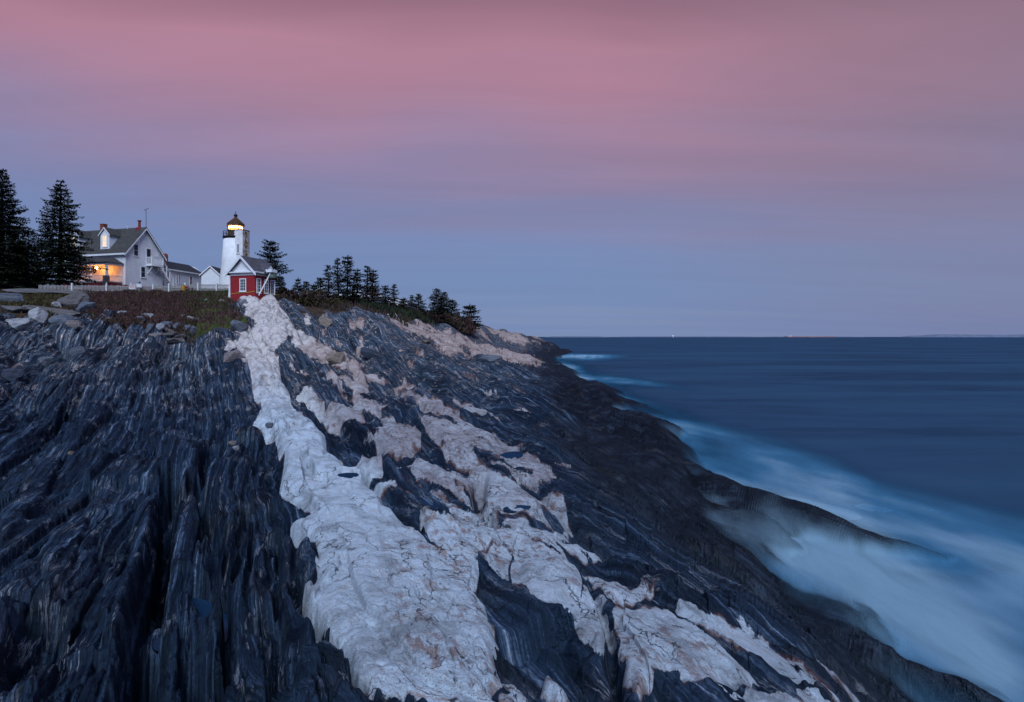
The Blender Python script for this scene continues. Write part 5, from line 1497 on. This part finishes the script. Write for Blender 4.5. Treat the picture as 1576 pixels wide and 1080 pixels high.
def tree(kind, px, Y, top_py, label, name='spruce_tree', rz=0.0, wide=1.0, dz_=0.0):
    p = loc_px(px, Y); p.z += dz_
    h = CAMZ + (HZ - top_py) / F * Y - p.z
    s = h / KINDS[kind]['h']
    t_ = thing(name, label, 'tree', p, rz)
    wide *= 1.2 if px > 440 else 1.0
    t_.scale = (s * wide, s * wide, s)
    t_.rotation_euler = (RND.uniform(-.03, .03), RND.uniform(-.035, .035), rz)
    link(bpy.data.objects.new('trunk', TM[kind][1]), t_)
    link(bpy.data.objects.new('branches', TM[kind][2]), t_)
    link(bpy.data.objects.new('crown', TM[kind][0]), t_)
    return t_

tree('big1', 2, 76, 258, "tallest dark spruce, cut off by the left edge of the photo")
tree('big2', 92, 80, 277, "big dark spruce standing in front of the keeper's house roof", rz=1.0)
tree('bushy', 44, 83, 352, "lower bushy spruce filling the gap between the two tallest spruces", rz=2.0)
tree('bushy', 22, 80, 372, "dense low spruce at the foot of the tallest one on the left edge", rz=4.0, wide=1.1)
tree('pine', 415, 86, 369, "open round-topped pine rising behind the red bell house", name='pine_tree', wide=1.15)
tree('bushy', 434, 84, 424, "low dark evergreen just right of the bell house wall", rz=1.2, wide=0.8)
SM = [
    ('young1', 458, 84, 427, "small pointed spruce, first one right of the bell house bushes", 0.8),
    ('young2', 470, 86, 432, "low dark spruce second from the bell house bushes", 1),
    ('young1', 482, 88, 436, "lowest young spruce left of the white gable among the trees", 1),
    ('young2', 494, 88, 426, "young spruce rising directly before the white gable", 0.9),
    ('slim1', 507, 86, 408, "thin spruce left of the two highest thin ones", 1),
    ('slim1', 521, 88, 397, "sparse grey-brown thin spruce with a dense clump half way up", 0.9),
    ('slim2', 535, 88, 392, "highest thin spruce in the row right of the bell house", 1),
    ('slim2', 549, 90, 412, "dark thin spruce right beside the highest thin one", 0.9),
    ('slim1', 565, 92, 409, "bare-topped brownish thin spruce of the pair near the chairs", 1.1),
    ('slim2', 573, 93, 413, "dense thin spruce, right one of the brownish pair", 1),
    ('slim2', 594, 98, 438, "middling spruce with a round dark head, next right of the tall thin group", 1.3),
    ('slim1', 606, 100, 437, "slender pointed spruce beside the round-headed one", 1.2),
    ('round', 622, 104, 457, "low rounded evergreen between the slender and the pointed spruces", 1),
    ('slim2', 633, 108, 453, "narrow pointed spruce left of a broader one of the same height", 1),
    ('young2', 645, 110, 451, "broad pointed young spruce left of the dense headland clump", 1),
    ('bushy', 672, 118, 443, "tallest dense spruce of the headland clump", .95),
    ('bushy', 683, 121, 448, "dense spruce leaning into the right of the clump's tallest", .85),
    ('young2', 695, 124, 460, "smallest spruce at the right end of the headland clump", 1.1),
    ('round', 723, 132, 467, "lone round evergreen at the seaward end of the trees", 1.15),
]
for k, px, Y, top, lb, wd in SM:
    tree(k, px, Y, top, lb, rz=RND.random() * 6, wide=wd, name='evergreen_tree' if k == 'round' else 'spruce_tree')

# ------------------------------------------------------------------ shrubs
def shrub_mesh(seed, mat, n=620, R=1.0, H=1.0, lw=0.09):
    r = random.Random(seed); v = []; f = []
    for k in range(n):
        a = r.random() * 6.283; q = math.sqrt(r.random()); e = r.random()
        rad = R * q * math.sqrt(max(0.05, 1 - e * e * 0.85)) * (1 + 0.25 * math.sin(3 * a + seed))
        p = Vector((rad * math.cos(a), rad * math.sin(a), H * e * (1 + 0.2 * math.sin(2 * a + seed * 2))))
        d = Vector((math.cos(a) * .5 + r.gauss(0, .4), math.sin(a) * .5 + r.gauss(0, .4), r.uniform(0.2, 1.0))).normalized() * r.uniform(0.10, 0.30)
        s = d.cross(Vector((r.random(), r.random(), r.random()))).normalized() * lw * r.uniform(0.5, 1.1)
        i = len(v); v.extend([tuple(p), tuple(p + d * .5 + s), tuple(p + d), tuple(p + d * .5 - s)]); f.append((i, i + 1, i + 2, i + 3))
    me = bpy.data.meshes.new('shrub'); me.from_pydata(v, [], f); me.materials.append(mat); me.update()
    return me
def stems_mesh(seed):
    r = random.Random(seed); m = MB()
    for k in range(7):
        a = r.random() * 6.28
        m.tube([(0, 0, -0.2), (math.cos(a) * .25, math.sin(a) * .25, .4), (math.cos(a) * .6, math.sin(a) * .6, .75)], [.04, .025, .01], 4, False)
    return m.mesh('stems', M_BARK)
SH = [shrub_mesh(21, M_SHRUB), shrub_mesh(22, M_SHRUB2), shrub_mesh(23, M_HEATH), shrub_mesh(24, M_SHRUB2)]
STM = stems_mesh(5)
SHR = [(436, 80, 447, 1.9, 1, "brown bush against the right wall of the bell house"), (448, 80, 450, 2.0, 3, "wide brown bush below the low dark evergreen"),
       (462, 79, 455, 1.9, 1, "rounded brown bush left of the olive one"), (470, 77, 462, 1.6, 0, "olive bush with yellowing leaves above the pale rocks"),
       (484, 82, 452, 2.2, 3, "brown bush filling the gap left of the white gable"), (497, 80, 462, 1.2, 1, "small brown bush under the white gable"),
       (508, 80, 462, 1.8, 0, "olive bush below the thin spruces"), (520, 83, 463, 1.6, 0, "yellowish olive bush between the rocks and the thin spruces"),
       (533, 87, 458, 1.9, 2, "reddish bush under the highest thin spruce"), (546, 90, 459, 2.0, 2, "russet bush beside the highest thin spruce"),
       (560, 93, 464, 1.9, 2, "russet bush below the brownish spruce pair"), (574, 95, 470, 1.3, 1, "low brown bush left of the blue chairs"),
       (598, 99, 470, 2.0, 3, "dark brown bush behind the blue chairs"), (612, 102, 471, 2.2, 1, "brown bush under the slender spruce"),
       (628, 106, 475, 2.2, 3, "dark bush under the narrow pointed spruce"), (645, 109, 479, 2.2, 1, "brown bush below the broad young spruce"),
       (660, 112, 482, 2.3, 3, "low bush left of the headland clump"), (680, 117, 484, 2.6, 1, "wide low bush under the headland clump"),
       (700, 122, 488, 2.2, 3, "brown bush right of the headland clump"), (716, 128, 492, 1.9, 2, "russet bush under the lone round evergreen")]
for px, Y, top, R_, kind, lb in SHR:
    p = loc_px(px, Y); t_ = thing('shrub', lb, 'bush', p, RND.random() * 6, "bushes along the headland edge")
    h = max(1.0, CAMZ + (HZ - top) / F * Y - p.z)
    t_.scale = (R_, R_, h)
    o = link(bpy.data.objects.new('foliage', SH[kind]), t_); link(bpy.data.objects.new('stems', STM), t_)

# heath, twigs and grass covering the soil: nobody could count it
def scatter(name, label, mat, n, pxr, Yr, cond, hgt, wid, seed, lean=0.3):
    r = np.random.RandomState(seed)
    kk = r.randint(np.argmin(np.abs(colpx - pxr[0])), np.argmin(np.abs(colpx - pxr[1])), n * 3)
    Ys = np.exp(r.uniform(math.log(Yr[0]), math.log(Yr[1]), n * 3))
    v = []; f = []; cnt = 0
    for k, Y in zip(kk, Ys):
        px = colpx[k]
        i = np.searchsorted(YY[:, k], Y)
        if i >= NR - 1: continue
        w = cond(px, Y, SOIL[i, k], GRASS[i, k], XX[i, k], YY[i, k])
        if r.rand() > w: continue
        X = (px - 788) / F * Y + r.uniform(-.1, .1)
        z = np.interp(Y, YY[:, k], ZZ[:, k]) - 0.05
        for q in range(2):
            h = hgt * r.uniform(0.4, 1.2); a = r.uniform(0, 6.28); dx = math.cos(a) * wid; dy = math.sin(a) * wid
            lx, ly = r.uniform(-lean, lean) * h, r.uniform(-lean, lean) * h
            b = len(v); ox, oy = r.uniform(-.2, .2, 2)
            v.extend([(X + ox - dx * .4, Y + oy - dy * .4, z), (X + ox + dx * .4, Y + oy + dy * .4, z), (X + ox + lx + dx, Y + oy + ly + dy, z + h * .6), (X + ox + lx * 1.6, Y + oy + ly * 1.6, z + h), (X + ox + lx - dx, Y + oy + ly - dy, z + h * .6)])
            f.append((b, b + 1, b + 2, b + 3, b + 4))
        cnt += 1
        if cnt >= n: break
    me = bpy.data.meshes.new(name); me.from_pydata(v, [], f); me.materials.append(mat); me.update()
    return tag(link(bpy.data.objects.new(name, me)), label, kind='stuff')
NZ = lambda x, y, s: float(perlin(np.array([x * 0.22]), np.array([y * 0.16]), s)[0])
scatter('heath', "dry russet heath covering the bank below the fence", M_HEATH, 20000, (120, 372), (44, 76),
        lambda px, Y, s, g, x, y: s * (1 - g * 0.85) * (0.25 + 0.75 * (NZ(x, y, 3) > -0.15)), 0.42, 0.045, 31)
scatter('scrub', "brown and olive scrub between the slabs near the spruces", M_SHRUB, 9000, (-60, 300), (44, 80),
        lambda px, Y, s, g, x, y: s * (0.1 + 0.9 * (NZ(x, y, 4) > 0.0)), 0.40, 0.05, 32)
scatter('grass', "short green grass around the bell house and behind the fence", needle_mat("short_grass", (0.016, 0.024, 0.006), (0.055, 0.075, 0.02)), 9000, (240, 372), (58, 100),
        lambda px, Y, s, g, x, y: s * (0.15 + g), 0.22, 0.03, 33)
scatter('undergrowth', "brown undergrowth under the headland trees", M_SHRUB2, 9000, (428, 745), (76, 140),
        lambda px, Y, s, g, x, y: s * (0.5 + 0.5 * (NZ(x, y, 5) > -0.1)), 0.9, 0.08, 34)
scatter('low_evergreens', "dark low evergreen mass under the headland trees", M_NEED, 7000, (432, 712), (86, 140),
        lambda px, Y, s, g, x, y: s * (NZ(x, y, 7) > -0.15) * (0.4 + 0.6 * (px > 560)), 1.5, 0.16, 35)

# ------------------------------------------------------------------ loose stones
mst, N = mat_new("loose_stone")
pos = N.n('ShaderNodeTexCoord').outputs['Object']
oi = N.n('ShaderNodeObjectInfo')
nn = N.noise(N.n('ShaderNodeMapping', ins={'Vector': pos, 'Scale': (1, 1, 3)}).outputs[0], 2.2, 6, 0.65)
oc = oi.outputs['Color']
cc = N.mix(1.0, N.ramp(nn, [(0.3, (0.45, 0.45, 0.47, 1)), (0.5, (0.9, 0.9, 0.9, 1)), (0.7, (1.3, 1.25, 1.2, 1))]), oc, 'MULTIPLY')
cc = N.mix(N.mapr(N.noise(pos, 1.3, 5, 0.7), 0.55, 0.7, 0, 0.5), cc, (0.12, 0.07, 0.045, 1))
principled(N, cc, 0.85, N.math('ADD', nn, N.math('MULTIPLY', N.noise(pos, 14, 5), 0.4)), 0.8, 0.08, **{'Specular IOR Level': 0.2})
def stone_mesh(seed, flat=1.0):
    bm = bmesh.new(); bmesh.ops.create_icosphere(bm, subdivisions=4, radius=1.0)
    r = random.Random(seed)
    planes = []
    for k in range(11):
        n = Vector((r.gauss(0, 1), r.gauss(0, 1), r.gauss(0, 1) * 0.9)).normalized(); planes.append((n, r.uniform(0.50, 0.80)))
    planes.append((Vector((r.uniform(-.15, .15), r.uniform(-.15, .15), 1)).normalized(), 0.55))
    from mathutils import noise as mn
    for vv in bm.verts:
        p = vv.co.copy()
        for n, d in planes:
            e = p.dot(n) - d
            if e > 0: p -= n * e
        p *= 1 + 0.10 * mn.noise(p * 1.7 + Vector((seed, 0, 0))) + 0.04 * mn.noise(p * 5 + Vector((seed, 3, 0))) + 0.025 * mn.noise(p * 11)
        vv.co = p
    me = bpy.data.meshes.new('stone'); bm.to_mesh(me); bm.free(); me.materials.append(mst)
    return me
STONES = [stone_mesh(k) for k in range(9)]
def stone(px, py, wpx, hpx, tone, label, group=None, rz=None, tilt=(0, 0), seed=0, deep=0.6, name='boulder', cat='boulder'):
    p = hit(px, py + hpx * 0.35)
    m_ = p.y / F
    w = wpx * m_ / 1.7; h = hpx * m_ / 1.25
    o = link(bpy.data.objects.new(name, STONES[seed % 9]))
    r = random.Random(seed * 7 + 3)
    o.scale = (w, max(h, w * deep), h)
    o.rotation_euler = (math.radians(tilt[1]), math.radians(tilt[0]), r.uniform(-0.3, 0.3) if rz is None else rz)
    o.location = (p.x, p.y + w * 0.2, p.z + h * 0.35)
    o.color = {'grey': (0.12, 0.135, 0.165, 1), 'pale': (0.33, 0.33, 0.35, 1), 'dark': (0.035, 0.045, 0.065, 1), 'tan': (0.13, 0.12, 0.12, 1), 'gold': (0.24, 0.19, 0.155, 1), 'pink': (0.24, 0.20, 0.20, 1), 'brown': (0.16, 0.12, 0.10, 1), 'mid': (0.045, 0.058, 0.085, 1)}[tone]
    tag(o, label, cat, group)
    return o
ST = [
    # slabs beside and below the spruces
    (75, 449, 150, 12, 'tan', "long flat tan ledge slab lying under the big spruce", (2, 0)),
    (8, 458, 46, 16, 'grey', "grey slab at the left edge below the tallest spruce", (-4, 0)),
    (20, 476, 52, 12, 'tan', "flat tan slab left of the longest thin one, at the photo's left edge", (6, 0)),
    (80, 479, 88, 12, 'tan', "longest thin tan slab tilting down to the right in the scrub", (8, 0)),
    (110, 469, 44, 24, 'tan', "pale jutting wedge of rock standing up in the scrub", (-14, 0)),
    (134, 474, 26, 20, 'grey', "grey split face right against the jutting wedge", (20, 0)),
    (84, 470, 22, 9, 'pale', "small pale stone left of the jutting wedge", (0, 0)),
    (56, 488, 30, 22, 'pale', "slanting whitish rock pointing up to the right above the cracked one", (-35, 0)),
    (24, 498, 44, 22, 'pale', "whitish cracked rock at the left edge, below the thin slabs", (-10, 0)),
    (92, 494, 30, 18, 'grey', "rounded grey rock with a pink one leaning on it", (-10, 0)),
    (108, 498, 26, 12, 'pink', "pinkish stone leaning on a rounded grey rock", (-5, 0)),
    (184, 483, 20, 7, 'pale', "lone pale stone at the lower edge of the heath", (-4, 0)),
    (170, 484, 13, 12, 'dark', "small dark block beside the lone pale heath stone", (0, 0)),
    (225, 487, 17, 11, 'pale', "pale square stone on top of the rubble heap", (0, 0)),
    (216, 493, 16, 9, 'grey', "grey stone under the pale square one", (10, 0)),
    (222, 499, 26, 7, 'tan', "flat tan stone in the middle of the rubble heap", (3, 0)),
    (231, 506, 14, 20, 'grey', "upright grey block in the rubble heap", (5, 0)),
    (246, 504, 13, 12, 'pale', "pale rounded stone right of the upright grey block", (0, 0)),
    (255, 501, 16, 12, 'grey', "grey stone in the centre of the rubble heap", (10, 0)),
    (258, 509, 17, 7, 'pink', "pinkish splinter slanting down in the rubble", (22, 0)),
    (272, 508, 16, 13, 'grey', "grey block right of the pinkish splinter", (-12, 0)),
    (240, 515, 20, 7, 'pink', "pinkish stone at the lower left of the rubble", (-4, 0)),
    (255, 517, 24, 6, 'tan', "slender tan splinter across the foot of the rubble", (-12, 0)),
    (276, 519, 26, 6, 'tan', "slender tan splinter right of the crossing one", (-6, 0)),
    (258, 526, 48, 8, 'tan', "long tan plank-like stone at the foot of the rubble", (-2, 0)),
    (288, 505, 16, 11, 'grey', "rounded grey stone at the right end of the rubble", (0, 0)),
    (297, 514, 11, 17, 'grey', "tall narrow grey stone right of the rubble", (6, 0)),
    (270, 499, 17, 8, 'grey', "small grey stone at the top right of the rubble", (-20, 0)),
    (297, 491, 20, 7, 'pale', "pale stone lying in the heath above the rubble", (12, 0)),
    (281, 488, 10, 5, 'pale', "tiny pale stone in the heath above the rubble", (-10, 0)),
    (342, 508, 26, 8, 'mid', "flat dark slab left of the leaning grey boulder", (8, 0)),
    (366, 502, 22, 20, 'grey', "smooth grey boulder leaning at the edge of the granite band", (25, 0)),
    (376, 464, 12, 9, 'pale', "small white boulder under the left corner of the bell house", (0, 0)),
    (340, 463, 12, 5, 'pink', "small pinkish stone in the grass left of the bell house", (0, 0)),
    (318, 462, 8, 4, 'pale', "small pale stone in the grass near the fence end", (0, 0)),
    (16, 580, 34, 26, 'mid', "dark rounded boulder near the left edge below the ribs", (-8, 0)),
    (68, 560, 12, 16, 'grey', "small upright pale-faced stone among the dark ribs", (15, 0)),
    (118, 540, 22, 13, 'grey', "grey rounded stone among the dark ribs", (-20, 0)),
    (240, 468, 10, 5, 'grey', "small grey stone just below the fence in the heath", (0, 0)),
    # right of the band
    (502, 496, 24, 17, 'gold', "golden-brown boulder perched at the top of the dark cleft", (20, 0)),
    (514, 553, 26, 22, 'gold', "rounded yellowish boulder resting on the pale rock midway down", (-5, 0)),
    (360, 548, 34, 20, 'pink', "pale pinkish boulder jutting left from the granite band", (-6, 0)),
    (495, 578, 12, 10, 'dark', "dark reddish stone caught in the cleft", (0, 0)),
    (757, 555, 46, 13, 'grey', "long smooth grey slab half way down the far slope", (6, 0)),
    (735, 635, 44, 13, 'pale', "pale lens of granite topping a dark hump", (12, 0)),
    (604, 485, 16, 6, 'pale', "white stone right of the blue chairs", (0, 0)),
    (575, 545, 40, 12, 'mid', "dark slab beneath the far cleft", (18, 0)),
    (655, 527, 14, 7, 'brown', "small rust-brown block on the upper far slope", (10, 0)),
    (415, 655, 14, 9, 'grey', "small grey stone wedged at the left edge of the granite band", (0, 0)),
    (357, 682, 10, 9, 'pink', "small pink stone in the dark layers left of the band", (0, 0)),
    (362, 690, 14, 8, 'pale', "small pale stone below the pink one in the dark layers", (0, 0)),
    (368, 668, 7, 10, 'tan', "tiny orange-tan stone in the dark layers above the pink one", (0, 0)),
    (108, 697, 9, 6, 'gold', "small orange stone alone on the dark ledge at left", (0, 0)),
]
for i, (px, py, w, h, tone, lb, tl) in enumerate(ST):
    stone(px, py, w, h, tone, lb, "loose stones on the ledge", seed=i, tilt=tl, deep=0.5)

# ------------------------------------------------------------------ houses glimpsed between the trees
def far_house(px, Y, w, d, wall_top, ridge, rz, wall, roof, label, chim=None, name='distant_house'):
    p = loc_px(px, Y); zb = p.z
    zt = CAMZ + (HZ - wall_top) / F * Y - zb; zr = CAMZ + (HZ - ridge) / F * Y - zb
    t_ = thing(name, label, 'house', p, rz)
    m = MB(); m.prism([(-w / 2, -2), (w / 2, -2), (w / 2, zt), (0, zr), (-w / 2, zt)], 'y', 0, d); m.build('wall', wall, t_)
    s_ = (zr - zt) / (w / 2)
    for sg in (-1, 1):
        x1 = sg * (w / 2 + 0.4); z = lambda x: zr + 0.05 - abs(x) * s_
        m = MB(); m.prism([(0, z(0)), (x1, z(x1)), (x1, z(x1) + .15), (0, z(0) + .15)], 'y', -0.3, d + 0.3); m.build('roof', roof, t_)
        m = MB(); m.prism([(0, z(0) - .25), (x1, z(x1) - .25), (x1, z(x1) + .15), (0, z(0) + .15)], 'y', -0.42, -0.3); m.build('rake_board', M_TRIM, t_)
    for xx in (-w * 0.22, w * 0.22):
        window(t_, 'y', xx, zt * 0.45, zt * 0.8, 0.7, M_LITWIN if 'lit' in label else M_GLASS, sgn=-1)
    if chim:
        box('chimney', M_BRICK, t_, w * chim - 0.3, w * chim + 0.3, d * 0.4, d * 0.4 + 0.7, zr - 1.2, zr + 0.9)
    return t_
M_PEACH = simple_mat("peach_clapboard", (0.55, 0.40, 0.34), 0.7, 2, 0.15)
far_house(489, 112, 3.6, 7, 450, 444.5, 0.5, M_WHITE, M_ROOF3, "white-trimmed gable showing between the trees right of the bell house")
far_house(516, 150, 7, 10, 461, 450, 0.4, M_PEACH, M_ROOF2, "pinkish house glimpsed behind the thin spruces")
far_house(552, 155, 9, 10, 460, 446, -0.3, M_WHITE, M_ROOF3, "white house with a red chimney glimpsed behind the brownish spruce pair", 0.25)
far_house(585, 160, 8, 10, 467, 455, 0.3, M_PEACH, M_ROOF2, "peach house with a brick chimney left of the round-headed spruce", -0.2)
far_house(606, 165, 8, 9, 467, 459, -0.2, M_WHITE, M_ROOF3, "farthest white house with lit windows behind the slender spruce")

# ------------------------------------------------------------------ far islands and lights at sea
M_ISLE = simple_mat("island_haze_blue", (0.14, 0.17, 0.24), 0.95, 0.01, 0.2)  # distance haze painted in as pale blue over dark woods
def island(x0px, x1px, hpx, Y, label, seed):
    r = np.random.RandomState(seed); n = 60
    x0 = (x0px - 788) / F * Y; x1 = (x1px - 788) / F * Y; L = x1 - x0
    m = MB(); t_ = np.linspace(0, 1, n)
    prof = np.minimum(1, np.minimum(t_, 1 - t_) * 5) ** 0.6 * (0.7 + 0.3 * np.interp(t_, np.linspace(0, 1, 9), r.rand(9))) * hpx / F * Y
    prof += r.rand(n) * 0.12 * hpx / F * Y * (prof > 0.2)
    rowsI = []
    for j, q in enumerate(np.linspace(-1, 1, 9)):
        k = math.sqrt(max(0, 1 - q * q)) if abs(q) < 1 else 0
        rowsI.append([(x0 + L * a, Y + q * 250 * math.sqrt(max(0.03, b / (hpx / F * Y))), -1 + (b + 1) * k + (CAMZ * 0.0)) for a, b in zip(t_, prof)])
    i0 = 0; v = [p for rw in rowsI for p in rw]; f = []
    for j in range(8):
        for k in range(n - 1):
            a = j * n + k; f.append((a, a + 1, a + n + 1, a + n))
    m.v = v; m.f = f
    o = m.build('far_island', M_ISLE); tag(o, label, kind='structure')
    return o
island(838, 935, 1.9, 7000, "low wooded island on the horizon just right of the headland", 1)
island(930, 1180, 1.4, 9000, "low hazy shore on the horizon", 2)
island(1160, 1330, 1.2, 9500, "faint strip of land on the horizon", 3)
island(1390, 1640, 4.2, 8500, "higher hazy island at the right of the horizon", 4)
bt = thing("navigation_light", "tiny white light on the horizon above the low hazy shore", "light", ((1036 - 788) / F * 6000, 6000, 0))
m = MB(); m.lathe([(3.5, 0), (2.5, 15)], 8); m.build('tower', M_POST, bt)
m = MB(); m.lathe([(2.4, 15), (3.4, 18), (2.4, 21)], 8); m.build('lamp', emit_mat("far_white_light", (1, 0.9, 0.8, 1), 1.5), bt)
bt = thing("cargo_ship", "long low reddish ship lying on the horizon, right of the tiny white light", "ship", ((1246 - 788) / F * 9000, 9000, 0))
m = MB(); m.prism([(-370, 0), (370, 0), (395, 14), (-390, 14)], 'y', -20, 20); m.build('hull', simple_mat("red_hull", (0.34, 0.17, 0.17), 0.8, 0.02, 0.2), bt)
m = MB(); m.box(-340, -290, -15, 15, 14.2, 24); m.build('bridge', M_POST, bt)
